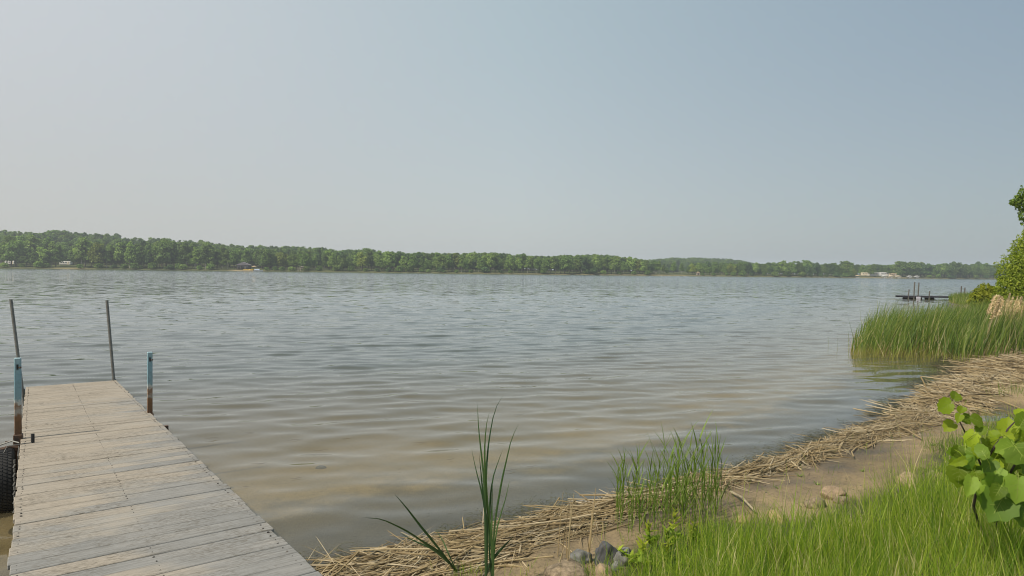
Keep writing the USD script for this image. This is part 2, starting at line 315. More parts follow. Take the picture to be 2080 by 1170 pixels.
hill_mat = usdkit.material(stage, '/World/Looks/far_bank', {
    'g': ('geometry', {}), 'n': ('noise_texture', dict(scale=0.22, detail=5, roughness=0.7)), 'r': ('rgb_ramp', dict(ramp=[(0.3, (0.03, 0.045, 0.018)), (0.55, (0.07, 0.085, 0.03)), (0.75, (0.13, 0.125, 0.055))])),
    's': ('rgb_ramp', dict(ramp=[(0.35, (0.22, 0.165, 0.095)), (0.65, (0.34, 0.265, 0.16))])), 'a': ('attribute', dict(attribute='bare')), 'm': ('mix', {}), 'p': ('principled_bsdf', dict(roughness=0.95, specular_ior_level=0.1))},
    [('g.position', 'n.vector'), ('n.fac', 'r.fac'), ('n.fac', 's.fac'), ('a.fac', 'm.fac'), ('r.color', 'm.color1'), ('s.color', 'm.color2'), ('m.color', 'p.base_color')], surface='p.BSDF')
h = single('far_hills', (HV, HF), hill_mat, kind='structure', smooth=True)
primvar(h, 'bare', bare.ravel())

# ------------------------------------------------------------------ water: a real wave field near by, finer ripples as relief, turbid with depth
rng = np.random.default_rng(7)
rr = [1.6]
while rr[-1] < 110: rr.append(rr[-1] * (1.0065 if rr[-1] < 9 or rr[-1] > 60 else 1.0045))
while rr[-1] < 1500: rr.append(rr[-1] * 1.07)
rr = np.array(rr)
th = np.concatenate([np.arange(-100, -43, 3.0), np.arange(-43, 43, 0.17), np.arange(43, 62, 3.0)]) * np.pi / 180
RR, TT = np.meshgrid(rr, th, indexing='ij')
WX, WY = RR * np.sin(TT), RR * np.cos(TT)
step = np.gradient(rr)[:, None] * np.ones_like(RR)
WZ = np.zeros_like(RR)
waves = []
for k in range(120):
    lam = 0.24 * (3.4 / 0.24) ** rng.random()
    dirn = math.radians(-70) + rng.normal() * math.radians(21)
    amp = 0.0020 * min(lam, 0.7) ** 1.0 * (1.0 if lam < 0.7 else (0.7 / lam) ** 0.2) * (0.6 + 0.8 * rng.random()) * (0.5 if lam < 0.36 else 1.0)
    waves.append((lam, dirn, amp, rng.random() * 6.283))
Sw = shore_s(WX, WY); depth = np.clip(-land(WX, WY, Sw), -1, 5)
gust = 0.75 + 0.5 * (n2(WX, WY, 0.13, 41, 3) + 0.5)
for lam, dirn, amp, ph in waves:
    k = 2 * math.pi / lam
    fade = np.clip((lam / step - 2.6) / 2.0, 0, 1)
    calm = np.clip(0.48 + RR / 26, 0.3, 1.0) if lam < 0.42 else np.clip(0.95 + RR / 90, 0.6, 1.2)
    WZ += amp * fade * calm * np.sin(k * (WX * math.cos(dirn) + WY * math.sin(dirn)) + ph + 2.2 * n2(WX, WY, 0.23, int(lam * 1000), 2))
WZ *= gust * (1 + 0.45 * np.exp(-(RR / 11) ** 2)) * np.clip(depth / 0.09, 0.3, 1.0) * np.interp(Sw, [-14, -4], [1, 0.8])
keep = Sw < 3.0
na, nb = RR.shape
I, J = np.meshgrid(np.arange(na - 1), np.arange(nb - 1), indexing='ij')
ok = (keep[:-1, :-1] | keep[1:, 1:]).ravel(); q0 = (I * nb + J).ravel()[ok]
WF = np.vstack([np.stack([q0, q0 + nb + 1, q0 + nb], 1), np.stack([q0, q0 + 1, q0 + nb + 1], 1)])
WV = np.stack([WX, WY, WZ], -1).reshape(-1, 3)
usedv = np.unique(WF); remap = np.full(len(WV), -1); remap[usedv] = np.arange(len(usedv))
WV, WF, wdep = WV[usedv], remap[WF], np.clip(depth.ravel()[usedv], 0, 5)
water_mat = usdkit.material(stage, '/World/Looks/lake_water', {
    'g': ('geometry', {}), 'mp': ('mapping', dict(mapping_type='texture', rotation=(0, 0, 0.32), scale=(2.6, 1.0, 1.0))),
    'n1': ('noise_texture', dict(scale=2.6, detail=2, roughness=0.5)), 'n2': ('noise_texture', dict(scale=1.1, detail=2, roughness=0.5)),
    'gu': ('noise_texture', dict(scale=0.03, detail=3, roughness=0.6)), 'dist': ('vector_math', dict(math_type='length')),
    'k1': ('map_range', dict(from_min=4.0, from_max=34.0, to_min=0.03, to_max=0.31, clamp=True)), 'k2': ('map_range', dict(from_min=50.0, from_max=300.0, to_min=0.0, to_max=0.9, clamp=True)), 'gur': ('map_range', dict(from_min=0.3, from_max=0.7, to_min=0.8, to_max=1.15, clamp=True)),
    'kk': ('math', dict(math_type='multiply')), 'kk2': ('math', dict(math_type='multiply')),
    'c1': ('vector_math', dict(math_type='subtract', vector2=(0.5, 0.5, 0.5))), 'a1': ('vector_math', dict(math_type='multiply', vector2=(0.45, 1.0, 0.0))), 's1': ('vector_math', dict(math_type='scale')),
    'c2': ('vector_math', dict(math_type='subtract', vector2=(0.5, 0.5, 0.5))), 'a2': ('vector_math', dict(math_type='multiply', vector2=(0.4, 1.0, 0.0))), 's2': ('vector_math', dict(math_type='scale')),
    'sd': ('vector_math', dict(math_type='dot_product')), 'sg': ('math', dict(math_type='sign')), 's3': ('vector_math', dict(math_type='scale')),   # far off only the wave faces turned to the viewer are seen, the others hide behind them
    'ad': ('vector_math', dict(math_type='add')), 'ad2': ('vector_math', dict(math_type='add')), 'nn': ('vector_math', dict(math_type='normalize')),
    'dot': ('vector_math', dict(math_type='dot_product')), 'dm': ('math', dict(math_type='maximum', value2=0.015)), 'om': ('math', dict(math_type='subtract', value1=1.0, use_clamp=True)), 'pw': ('math', dict(math_type='power', value2=5.0)), 'fr': ('math', dict(math_type='multiply_add', value2=0.98, value3=0.021, use_clamp=True)),
    'd': ('attribute', dict(attribute='water_depth')), 'ex': ('math', dict(math_type='multiply', value2=-1.7)), 'e': ('math', dict(math_type='exponent')), 'mk': ('math', dict(math_type='subtract', value1=1.0, use_clamp=True)),
    'dd': ('math', dict(math_type='multiply', value2=0.5, use_clamp=True)), 'mc': ('rgb_ramp', dict(ramp=[(0.0, (0.132, 0.110, 0.061)), (0.24, (0.108, 0.094, 0.055)), (0.42, (0.054, 0.062, 0.048)), (1.0, (0.034, 0.048, 0.045))])),
    'tr': ('transparent_bsdf', dict(color=(0.94, 0.93, 0.86))), 'mud': ('diffuse_bsdf', {}), 'body': ('mix_closure', {}),
    'gl': ('glossy_bsdf', dict(color=(1, 1, 1), roughness=0.025)), 'm': ('mix_closure', {})},
    [('g.position', 'mp.vector'), ('mp.vector', 'n1.vector'), ('mp.vector', 'n2.vector'), ('g.position', 'gu.vector'), ('g.position', 'dist.vector1'),
     ('dist.value', 'k1.value'), ('dist.value', 'k2.value'), ('gu.fac', 'gur.value'), ('k1.result', 'kk.value1'), ('gur.result', 'kk.value2'), ('k2.result', 'kk2.value1'), ('gur.result', 'kk2.value2'),
     ('n1.color', 'c1.vector1'), ('c1.vector', 'a1.vector1'), ('a1.vector', 's1.vector1'), ('kk.value', 's1.scale'), ('n2.color', 'c2.vector1'), ('c2.vector', 'a2.vector1'), ('a2.vector', 's2.vector1'), ('kk2.value', 's2.scale'),
     ('g.normal', 'ad.vector1'), ('s1.vector', 'ad.vector2'), ('ad.vector', 'ad2.vector1'), ('s2.vector', 'sd.vector1'), ('g.incoming', 'sd.vector2'), ('sd.value', 'sg.value1'), ('s2.vector', 's3.vector1'), ('sg.value', 's3.scale'), ('s3.vector', 'ad2.vector2'), ('ad2.vector', 'nn.vector1'), ('nn.vector', 'gl.normal'),
     ('nn.vector', 'dot.vector1'), ('g.incoming', 'dot.vector2'), ('dot.value', 'dm.value1'), ('dm.value', 'om.value2'), ('om.value', 'pw.value1'), ('pw.value', 'fr.value1'),
     ('d.fac', 'ex.value1'), ('ex.value', 'e.value1'), ('e.value', 'mk.value2'), ('mk.value', 'body.fac'), ('d.fac', 'dd.value1'), ('dd.value', 'mc.fac'), ('mc.color', 'mud.color'), ('tr.BSDF', 'body.closure1'), ('mud.BSDF', 'body.closure2'),
     ('fr.value', 'm.fac'), ('body.closure', 'm.closure1'), ('gl.BSDF', 'm.closure2')], surface='m.closure')
w = single('water', (WV, WF), water_mat, kind='structure', smooth=True)
primvar(w, 'water_depth', wdep)
# ------------------------------------------------------------------ trees of the far shore
def crown_mesh(rng, height, radius, base, lobes, leaves, size, droop=0.0):
    """A leafy crown: leaf faces on and inside a handful of uneven lobes."""
    cs, rs = [], []
    for i in range(lobes):
        t = (i + rng.random()) / lobes
        z = base + (height - base) * (0.12 + 0.78 * t)
        w = radius * (0.95 - 0.75 * max(0, t - 0.35) ** 1.2) * (0.30 + 0.34 * rng.random())
        a = rng.random() * 6.283
        off = (radius - w) * (0.25 + 0.95 * rng.random()) * (1 - 0.55 * t)
        cs.append((math.cos(a) * off, math.sin(a) * off, z)); rs.append(w * (0.85 + 0.4 * rng.random()))
    cs, rs = np.array(cs), np.array(rs)
    k = rng.choice(lobes, leaves, p=rs ** 2 / (rs ** 2).sum())
    d = rng.normal(size=(leaves, 3)); d /= np.linalg.norm(d, axis=1, keepdims=True)
    d[:, 2] = np.where(d[:, 2] < -0.35, -d[:, 2] * 0.6, d[:, 2]); d /= np.linalg.norm(d, axis=1, keepdims=True)
    rad = rs[k] * (0.66 + 0.42 * rng.random(leaves) ** 0.7) * (0.68 + 0.66 * meshkit.noise(d * 2.3 + k[:, None] * 7.1, 3))
    p = cs[k] + d * rad[:, None] * np.array([1, 1, 0.85])
    p[:, 2] = np.minimum(p[:, 2], height + 0.3 * rng.random(leaves))
    nrm = d + rng.normal(size=(leaves, 3)) * 0.55 + np.array([0, 0, 0.25])
    return leaf_cards(p, nrm, size * (0.6 + 0.8 * rng.random(leaves)), rng, 1.35)
def trunk_mesh(rng, height, r, limbs=4, spread=1.5):
    ms = [tube([(0, 0, -0.8), (0.03, 0, height * 0.2), (rng.normal() * 0.2, rng.normal() * 0.2, height * 0.55), (rng.normal() * 0.35, rng.normal() * 0.35, height * 0.88)], [r * 1.25, r, r * 0.62, r * 0.18], 6)]
    for i in range(limbs):
        a = rng.random() * 6.283; z0 = height * (0.3 + 0.4 * rng.random()); L = spread * (0.7 + 0.6 * rng.random())
        ms.append(tube([(0, 0, z0), (math.cos(a) * L * 0.5, math.sin(a) * L * 0.5, z0 + L * 0.5), (math.cos(a) * L, math.sin(a) * L, z0 + L * 1.2)], [r * 0.45, r * 0.3, r * 0.1], 4))
    return cat_mesh(ms)
bark = plain('grey_bark', (0.14, 0.115, 0.09), 0.9, noise=(6.0, (0.07, 0.06, 0.05), 0.15))
pale_bark = plain('pale_bark', (0.42, 0.40, 0.36), 0.85, noise=(3.0, (0.2, 0.18, 0.16), 0.2))
LEAF = {
    'mid': foliage('mid_green_leaves', [(0, (0.052, 0.097, 0.023)), (0.5, (0.095, 0.158, 0.034)), (1, (0.144, 0.216, 0.046))], 0.42),
    'pale': foliage('pale_green_leaves', [(0, (0.079, 0.129, 0.031)), (0.5, (0.140, 0.207, 0.046)), (1, (0.201, 0.277, 0.063))], 0.42),
    'dark': foliage('dark_green_leaves', [(0, (0.032, 0.070, 0.024)), (0.5, (0.064, 0.119, 0.039)), (1, (0.111, 0.181, 0.053))], 0.38),
    'yellow': foliage('yellow_green_leaves', [(0, (0.093, 0.124, 0.023)), (0.5, (0.151, 0.191, 0.034)), (1, (0.216, 0.256, 0.049))], 0.42)}
KINDS = [  # name, leaves, height, radius, crown base, lobes, leaf faces, leaf size, bark
    ('broad_mid', 'mid', 12.5, 4.4, 1.6, 17, 1840, 0.70, bark), ('broad_pale', 'pale', 12.0, 4.2, 1.8, 15, 1760, 0.70, bark),
    ('tall_mid', 'mid', 14.0, 3.3, 3.0, 15, 1520, 0.63, pale_bark), ('tall_pale', 'pale', 14.0, 3.0, 3.4, 15, 1440, 0.59, pale_bark),
    ('round_dark', 'dark', 11.5, 4.2, 1.2, 15, 1760, 0.70, bark), ('broad_yellow', 'yellow', 11.5, 4.0, 1.8, 15, 1600, 0.70, bark),
    ('wide_mid', 'mid', 10.5, 5.0, 1.0, 19, 1920, 0.74, bark), ('tall_dark', 'dark', 15.0, 3.0, 2.5, 17, 1600, 0.59, bark)]
LOOK = {'broad_mid': 'broad mid-green leafy tree', 'broad_pale': 'broad light-green leafy tree', 'tall_mid': 'tall narrow mid-green tree', 'tall_pale': 'tall narrow light-green tree', 'round_dark': 'rounded dark-green tree', 'broad_yellow': 'broad yellow-green tree', 'wide_mid': 'wide low mid-green tree', 'tall_dark': 'tall dark-green tree'}
for i, (nm, lf, H, Rd, bs, lb, nl, sz, bk) in enumerate(KINDS):
    r_ = np.random.default_rng(100 + i); pr = proto('class_' + nm)
    part(pr, 'crown', crown_mesh(r_, H, Rd, bs, lb, nl, sz), LEAF[lf]); part(pr, 'trunk', trunk_mesh(r_, H, 0.22 if bk is bark else 0.17, 4, Rd * 0.6), bk)
BUSH = [('bush_mid', 'mid'), ('bush_pale', 'pale'), ('bush_dark', 'dark')]
for i, (nm, lf) in enumerate(BUSH):
    r_ = np.random.default_rng(140 + i); pr = proto('class_' + nm)
    part(pr, 'crown', crown_mesh(r_, 3.2, 2.6, 0.2, 10, 760, 0.55), LEAF[lf]); part(pr, 'stem', trunk_mesh(r_, 2.4, 0.09, 3, 0.9), bark)

ZONES = [(-400, 118, 'on the far shore left of the white camper'), (118, 160, 'around the white camper on its bare bank'), (160, 470, 'between the white camper and the dark cabin'), (470, 545, 'around the dark cabin'), (545, 760, 'just right of the dark cabin beach'), (760, 1000, 'on the low left-centre far shore'), (1000, 1260, 'at the centre of the far shore'), (1260, 1365, 'beside the pale field on the far shore'), (1365, 1520, 'below the smooth far hill'), (1520, 1735, 'between smooth hill and holiday homes'), (1735, 1875, 'around the pale holiday homes'), (1875, 2500, 'right of the pale holiday homes')]
def zone(u): return next(z for a, b, z in ZONES if a <= u < b)
front_h = lambda u: np.interp(u, [0, 440, 530, 700, 1000, 1200, 1290, 1360, 1500, 1600, 1750, 1850, 2000], [16.5, 15.5, 12.5, 11.5, 11.5, 12.5, 11, 8.5, 8.5, 11, 11.5, 12.5, 12.5])
CLEAR = [(116, 152, 26), (462, 534, 15), (1735, 1868, 10), (1330, 1405, 0)]   # openings where a building or beach shows: no tree closer than this
rng = np.random.default_rng(11)
def choose(u, row):
    w = np.array([3, 3, 2, 2.2, 1.3, 0.9, 2, 0.7]) if row < 2 else np.array([3, 1.2, 1.5, 0.8, 3.5, 0.3, 2, 1.5])
    if u > 1520: w = w * np.array([1.4, 0.5, 1, 0.4, 1.8, 0.1, 1.5, 1])
    return KINDS[rng.choice(len(KINDS), p=w / w.sum())]
placed = []
def far_tree(u, back, k, hgt, label=None, group=None, z=None, wide=1.0):
    p = far_point(u, back); nm = k[0]; s = hgt / k[2]
    row = 'front row tree' if back < 22 else 'tree one row back'
    thing('tree', label or f'{LOOK[nm]} {"by the water" if back < 22 else "set back"} {zone(u)}', 'tree', group or (None if label else f'{LOOK[nm]}s {"front row" if back < 22 else "second row"} {zone(u)}'), p, rng.random() * 6.28, (s * wide * (0.9 + 0.25 * rng.random()), s * wide * (0.9 + 0.25 * rng.random()), s), '/World/class_' + nm)
u = -30.0
while u < 2090:
    D = float(shore_d(u)); u += (4.2 + 2.8 * rng.random()) * FPX / D * 0.52
    back = 7 + 9 * rng.random()
    lim = max([c[2] for c in CLEAR if c[0] <= u <= c[1]] + [0])
    if back < lim: continue
    if 1340 < u < 1402 and rng.random() < 0.45: continue
    far_tree(u, back, choose(u, 0), float(front_h(u)) * (0.62 + 0.58 * rng.random()))
u = -30.0
while u < 2090:
    D = float(shore_d(u)); u += (5.5 + 4.0 * rng.random()) * FPX / D
    back = 24 + 14 * rng.random()
    lim = max([c[2] for c in CLEAR if c[0] <= u <= c[1]] + [0])
    if back < lim + 3 or 1368 < u < 1402: continue
    far_tree(u, back, choose(u, 1), float(front_h(u)) * (0.72 + 0.5 * rng.random()))
for uu, topy, nm, lab in [(648, 500, 'tall_dark', 'dark tall tree standing above the skyline right of the cabin'), (748, 505, 'broad_mid', 'broad tree rising above the skyline left of centre'), (798, 508, 'tall_dark', 'thin dark tree poking alone above the skyline left of centre'),
                          (985, 514, 'round_dark', 'dark tree at the left of the flat-topped dark clump at centre'), (1000, 513, 'round_dark', 'dark middle tree of the flat-topped dark clump at centre'), (1016, 514, 'round_dark', 'dark tree at the right of the flat-topped dark clump at centre'),
                          (1265, 523, 'tall_dark', 'tall dark tree ending the wood left of the pale field'), (1246, 519, 'round_dark', 'dark round tree just left of the tall tree by the pale field'), (1148, 519, 'round_dark', 'dark round tree on the skyline right of centre'), (1175, 518, 'broad_mid', 'pale grey-green broad tree on the skyline right of centre'), (1208, 516, 'broad_pale', 'tall pale-topped tree on the skyline right of centre'),
                          (1367, 523, 'round_dark', 'dark tree at the left shoulder of the smooth far hill'), (1985, 531, 'round_dark', 'dark umbrella-shaped tree at the right end of the far shore'), (1955, 537, 'round_dark', 'dark broad tree left of the umbrella-shaped tree at the right end'), (1860, 532, 'broad_mid', 'tallest tree behind the holiday homes')]:
    k = next(k for k in KINDS if k[0] == nm); bk = 40 if uu != 1367 else 420
    p = far_point(uu, bk) if bk < 200 else np.array([far_x(uu, shore_d(uu) + bk), shore_d(uu) + bk, 12.0])
    top = (horizon_row(uu) - topy) / FPX * p[1] + EYE[2]
    hg = max(6.0, top - p[2]); wd = min(1.0, 13.0 / hg) if uu not in (798,) else 0.55
    thing('tree', lab, 'tree', None, p, rng.random() * 6, (hg / k[2] * wd, hg / k[2] * wd, hg / k[2]), '/World/class_' + nm)
u = -20.0
while u < 2030:                                # bushes along the waterline
    D = float(shore_d(u)); u += (3.0 + 9.5 * rng.random()) * FPX / D
    if any(c[0] - 6 <= u <= c[1] + 4 for c in CLEAR) and rng.random() < 0.9: continue
    if 1030 < u < 1320 and rng.random() < 0.35: continue
    nm = BUSH[rng.choice(3, p=[0.5, 0.25, 0.25])][0]; s = 0.6 + 0.75 * rng.random()
    look = {'bush_mid': 'mid-green rounded bush', 'bush_pale': 'light-green rounded bush', 'bush_dark': 'dark-green rounded bush'}[nm]
    thing('bush', f'{look} at the waterline {zone(u)}', 'bush', f'{look}es at the waterline {zone(u)}', far_point(u, 2.5 + 3 * rng.random()), rng.random() * 6, (s * 1.15, s * 1.15, s), '/World/class_' + nm)

pi = UsdGeom.PointInstancer.Define(stage, '/World/far_forest')
tag(pi, 'green wood covering the hills behind the far shore', 'wood', None, 'stuff')
targets = []
for k in KINDS:
    x = UsdGeom.Xform.Define(stage, '/World/far_forest/kinds/' + k[0]); x.GetPrim().GetReferences().AddInternalReference('/World/class_' + k[0]); targets.append(x.GetPath())
pi.CreatePrototypesRel().SetTargets(targets)
pos, idx, ori, scl = [], [], [], []
def forest(u, d, z, hgt, row=2, wide=1.0):
    k = choose(u, row); s = hgt / k[2]; a = rng.random() * 6.28
    pos.append((far_x(u, d), d, z)); idx.append(KINDS.index(k)); ori.append(Gf.Quath(math.cos(a / 2), 0, 0, math.sin(a / 2))); scl.append((s * wide, s * wide, s))
back = 40.0
while back < 235:
    u = -160 + rng.random() * 20
    while u < 2300:
        D = float(shore_d(u)) + back; u += (5.0 + 4.0 * rng.random()) * FPX / D
        b_ = back + rng.normal() * 3
        if 1335 < u < 1402 and b_ < 200: continue
        hf = 11.5 if u < 1300 else 9.5
        d_ = float(shore_d(u)) + b_
        forest(u, d_, float(hill_h(u, b_)), hf * (0.78 + 0.38 * rng.random()), 2, 1.05)
    back += 9.0 if back < 110 else 11.0
for _ in range(620):                           # the smooth hill farther off
    u = 1300 + 270 * rng.random(); b_ = 300 + 260 * rng.random(); d_ = float(shore_d(u)) + b_
    z = float(np.interp(u, [p[0] for p in HILL2], [p[1] for p in HILL2])) * math.exp(-((b_ - 520) / 230) ** 2) + 2.0
    forest(u, d_, z, 9.0 * (0.85 + 0.3 * rng.random()), 2, 1.0)
for _ in range(160):                           # low distant line of trees left of it
    u = 1255 + 130 * rng.random(); b_ = 380 + 120 * rng.random(); d_ = float(shore_d(u)) + b_
    forest(u, d_, 8.0 + 2 * rng.random(), 9.0 * (0.8 + 0.35 * rng.random()), 2)
pi.CreatePositionsAttr([Gf.Vec3f(*map(float, p)) for p in pos]); pi.CreateProtoIndicesAttr(idx); pi.CreateOrientationsAttr(ori); pi.CreateScalesAttr([Gf.Vec3f(*map(float, s)) for s in scl])
dead = thing('dead_tree', 'bare grey dead tree standing in front of the pale field on the far shore', 'tree', None, far_point(1318, 9))
r_ = np.random.default_rng(5); part(dead, 'trunk', trunk_mesh(r_, 7.0, 0.16, 3, 1.4), pale_bark)
for k in range(9):
    a = r_.random() * 6.28; z0 = 2.5 + 3.5 * r_.random(); L = 1.2 + r_.random()
    part(dead, 'branch', tube([(0, 0, z0), (math.cos(a) * L * .5, math.sin(a) * L * .5, z0 + L * .6), (math.cos(a) * L * .8, math.sin(a) * L * .8, z0 + L * 1.5)], [0.07, 0.05, 0.02], 4), pale_bark)

# ------------------------------------------------------------------ buildings, boats and campers across the lake
white = plain('weathered_white_paint', (0.56, 0.56, 0.55), 0.5, noise=(0.9, (0.45, 0.44, 0.41), 0.2))
cream = plain('cream_siding', (0.66, 0.58, 0.42), 0.55, noise=(0.8, (0.55, 0.47, 0.33), 0.2))
tan_w = plain('tan_siding', (0.50, 0.38, 0.23), 0.6, noise=(0.8, (0.4, 0.31, 0.2), 0.2))
dark_glass = plain('dark_window', (0.03, 0.035, 0.04), 0.12)
dark_wood = plain('dark_cabin_wood', (0.055, 0.042, 0.035), 0.8, noise=(2.5, (0.03, 0.025, 0.022), 0.2))
shingle = plain('grey_violet_shingles', (0.20, 0.185, 0.20), 0.85, noise=(2.0, (0.13, 0.12, 0.13), 0.2))
rubber = plain('black_rubber', (0.008, 0.008, 0.0085), 0.6, noise=(25.0, (0.014, 0.014, 0.013), 0.25))
yellow = plain('yellow_plastic', (0.62, 0.42, 0.06), 0.4); grey_metal = plain('grey_metal', (0.30, 0.31, 0.31), 0.45, 0.6, noise=(14.0, (0.19, 0.19, 0.19), 0.25))
canvas = plain('blue_grey_canvas', (0.25, 0.30, 0.38), 0.8)
old_wood = plain('old_grey_wood', (0.33, 0.29, 0.24), 0.85, noise=(5.0, (0.2, 0.17, 0.14), 0.2))
def gable(w, l, h, over=0.0):
    """A gable roof with its ridge along y: w wide, l long, h high."""
    w2, l2 = w / 2 + over, l / 2 + over
    v = np.array([(-w2, -l2, 0), (w2, -l2, 0), (0, -l2, h), (-w2, l2, 0), (w2, l2, 0), (0, l2, h)], float)
    return v, np.array([(0, 1, 2), (3, 5, 4), (0, 2, 5), (0, 5, 3), (1, 4, 5), (1, 5, 2), (0, 3, 4), (0, 4, 1)])
def trailer(u, back, L, H, wall, label, nwin, rz=0.0, awn=False, group=None):
    p = far_point(u, back); t = thing('camper', label, 'camper', group, p, rz)
    part(t, 'body', box(L, 2.4, H, (0, 0, 0.55 + H / 2), bevel=0.22), wall)
    for i in range(nwin):
        x = (i + 0.5) / nwin * L * 0.86 - L * 0.43
        part(t, 'window', box(0.9, 0.06, 0.62, (x, -1.21, 0.55 + H * 0.62)), dark_glass)
    part(t, 'door', box(0.7, 0.07, 1.75, (L * 0.28, -1.215, 1.45)), cream if wall is white else white)
    for sx in (-0.45, 0.45):
        part(t, 'wheel', cat_mesh([tube([(sx, -1.15, 0.34), (sx, -0.9, 0.34)], 0.34, 12)]), rubber)
    part(t, 'hitch', tube([(-L / 2, 0, 0.55), (-L / 2 - 1.1, 0, 0.5)], 0.06, 5), grey_metal)
    if awn: part(t, 'awning', box(L * 0.5, 1.8, 0.06, (0, -2.1, 0.55 + H * 0.92)), white)
    return t
trailer(134, 27, 7.4, 2.2, white, 'white travel camper on the bare bank at the far left shore', 4)
trailer(22, 25, 6.2, 2.1, white, 'pale camper half hidden by trees at the far left edge', 3)
trailer(1775, 13, 8.6, 2.9, white, 'long white holiday home among the trees on the right far shore', 5, 0.05, True)
trailer(1757, 15, 7.0, 2.7, cream, 'cream holiday home left of the long white one', 4, -0.05)
trailer(1795, 14, 7.4, 3.3, white, 'tall white holiday home in the middle of the row', 4)
trailer(1812, 16, 6.8, 2.5, tan_w, 'tan holiday home at the right of the row', 4, 0.08)
p = far_point(495, 13); cb = thing('cabin', 'low dark wooden cabin with a grey gable roof above the beach', 'cabin', None, p, 0.25)
part(cb, 'wall', box(8.0, 7.0, 2.5, (0, 0, 1.25)), dark_wood)
rf = part(cb, 'roof', tuple([gable(8.0, 7.0, 2.0, 0.7)[0] + np.array([0, 0, 2.51]), gable(8, 7, 2)[1]]), shingle)
part(cb, 'porch_roof', box(4.6, 1.6, 0.12, (-1.2, -4.4, 2.35)), shingle)
for x in (-3.3, -1.2, 0.9): part(cb, 'porch_post', box(0.14, 0.14, 2.3, (x, -5.0, 1.15)), old_wood)
for x in (-2.6, 0.2, 2.6): part(cb, 'window', box(1.1, 0.06, 0.9, (x, -3.52, 1.45)), plain('cabin_window', (0.12, 0.14, 0.17), 0.1) if x == -2.6 else '/World/Looks/cabin_window')
part(cb, 'door', box(0.95, 0.07, 2.0, (1.45, -3.52, 1.0)), old_wood)
def kayak(u, back, label, rz):
    t = np.linspace(-1, 1, 11); w = 0.36 * (1 - t ** 2) ** 0.6 + 0.01; sec = []
    ms = tube(np.stack([t * 1.75, 0 * t, 0.25 + 0.12 * t ** 2], 1), w, 8)
    ms = (ms[0] * np.array([1, 1, 0.75]), ms[1])
    k = thing('kayak', label, 'kayak', None, far_point(u, back), rz)
    part(k, 'hull', ms, yellow, smooth=True); part(k, 'cockpit', tube([(-0.2, 0, 0.40), (-0.2, 0, 0.47)], 0.24, 10), rubber)
kayak(499, 5.5, 'yellow kayak leftmost on the sand in front of the cabin', 0.2); kayak(506, 6.5, 'yellow kayak in the middle on the sand before the cabin', -0.25); kayak(512.5, 5.0, 'yellow kayak nearest the moored boat', 0.5)
b = thing('motorboat', 'white motorboat with a grey cover moored right of the cabin beach', 'boat', None, (*far_point(524, -2.5)[:2], 0.0), 0.1)
hull_s = [(-2.6, 0.95, 0.0), (0.6, 1.05, 0.0), (2.2, 0.6, 0.12), (2.9, 0.05, 0.25)]
hv = []
for x, w_, z in hull_s: hv += [(x, -w_, 0.75 + z), (x, -w_ * 0.6, -0.2 + z), (x, w_ * 0.6, -0.2 + z), (x, w_, 0.75 + z)]
hf = []
for i in range(3):
    for j in range(4): a_, b_, c_, d_ = 4 * i + j, 4 * i + (j + 1) % 4, 4 * i + 4 + (j + 1) % 4, 4 * i + 4 + j; hf += [(a_, c_, b_), (a_, d_, c_)]
hf += [(0, 1, 2), (0, 2, 3), (12, 14, 13), (12, 15, 14)]
part(b, 'hull', (np.array(hv, float), np.array(hf)), white); part(b, 'cover', tuple([gable(1.7, 3.2, 0.75)[0][:, [1, 0, 2]] * np.array([1, 1, 1]) + np.array([-0.6, 0, 0.78]), gable(1, 1, 1)[1][:, ::-1]]), canvas)
part(b, 'windscreen', box(0.08, 1.5, 0.5, (1.1, 0, 1.0)), dark_glass); part(b, 'outboard_motor', box(0.4, 0.4, 0.9, (-2.85, 0, 0.6), bevel=0.1), rubber)
um = thing('beach_umbrella', 'tan beach umbrella between the cabin and the moored boat', 'umbrella', None, far_point(516, 6))
part(um, 'canopy', trimesh.creation.cone(1.7, 0.7, sections=10).apply_translation([0, 0, 2.1]), tan_w); part(um, 'pole', tube([(0, 0, 0), (0, 0, 2.6)], 0.04, 5), old_wood)
st = thing('lookout_stand', 'small grey wooden stand at the waterline right of the cabin', 'stand', None, far_point(613, 2.5))
for sx in (-0.9, 0.9):
    for sy in (-0.7, 0.7): part(st, 'leg', box(0.16, 0.16, 2.6, (sx, sy, 1.3)), old_wood)
part(st, 'platform', box(2.2, 1.8, 0.14, (0, 0, 1.5)), old_wood); part(st, 'roof', tuple([gable(2.3, 1.9, 0.6)[0] + np.array([0, 0, 2.6]), gable(1, 1, 1)[1]]), old_wood)
for uu, lab in ((603.5, 'left of the two grey mooring posts by the wooden stand'), (606.5, 'right of the two grey mooring posts by the wooden stand')):
    single('mooring_post', tuple([tube([(0, 0, -1), (0, 0, 2.6)], 0.13, 6)[0] + np.array([*far_point(uu, 0.5)[:2], 0]), tube([(0, 0, 0), (0, 0, 1)], 1, 6)[1]]), old_wood, lab, 'post')
sh = thing('shed', 'tiny pale shed at the waterline below the smooth far hill', 'shed', None, far_point(1417, 6))
part(sh, 'wall', box(2.6, 2.2, 1.9, (0, 0, 0.95)), old_wood); part(sh, 'roof', tuple([gable(2.6, 2.2, 0.8, 0.2)[0] + np.array([0, 0, 1.91]), gable(1, 1, 1)[1]]), tan_w); part(sh, 'door', box(0.8, 0.06, 1.6, (0, -1.12, 0.8)), dark_wood)
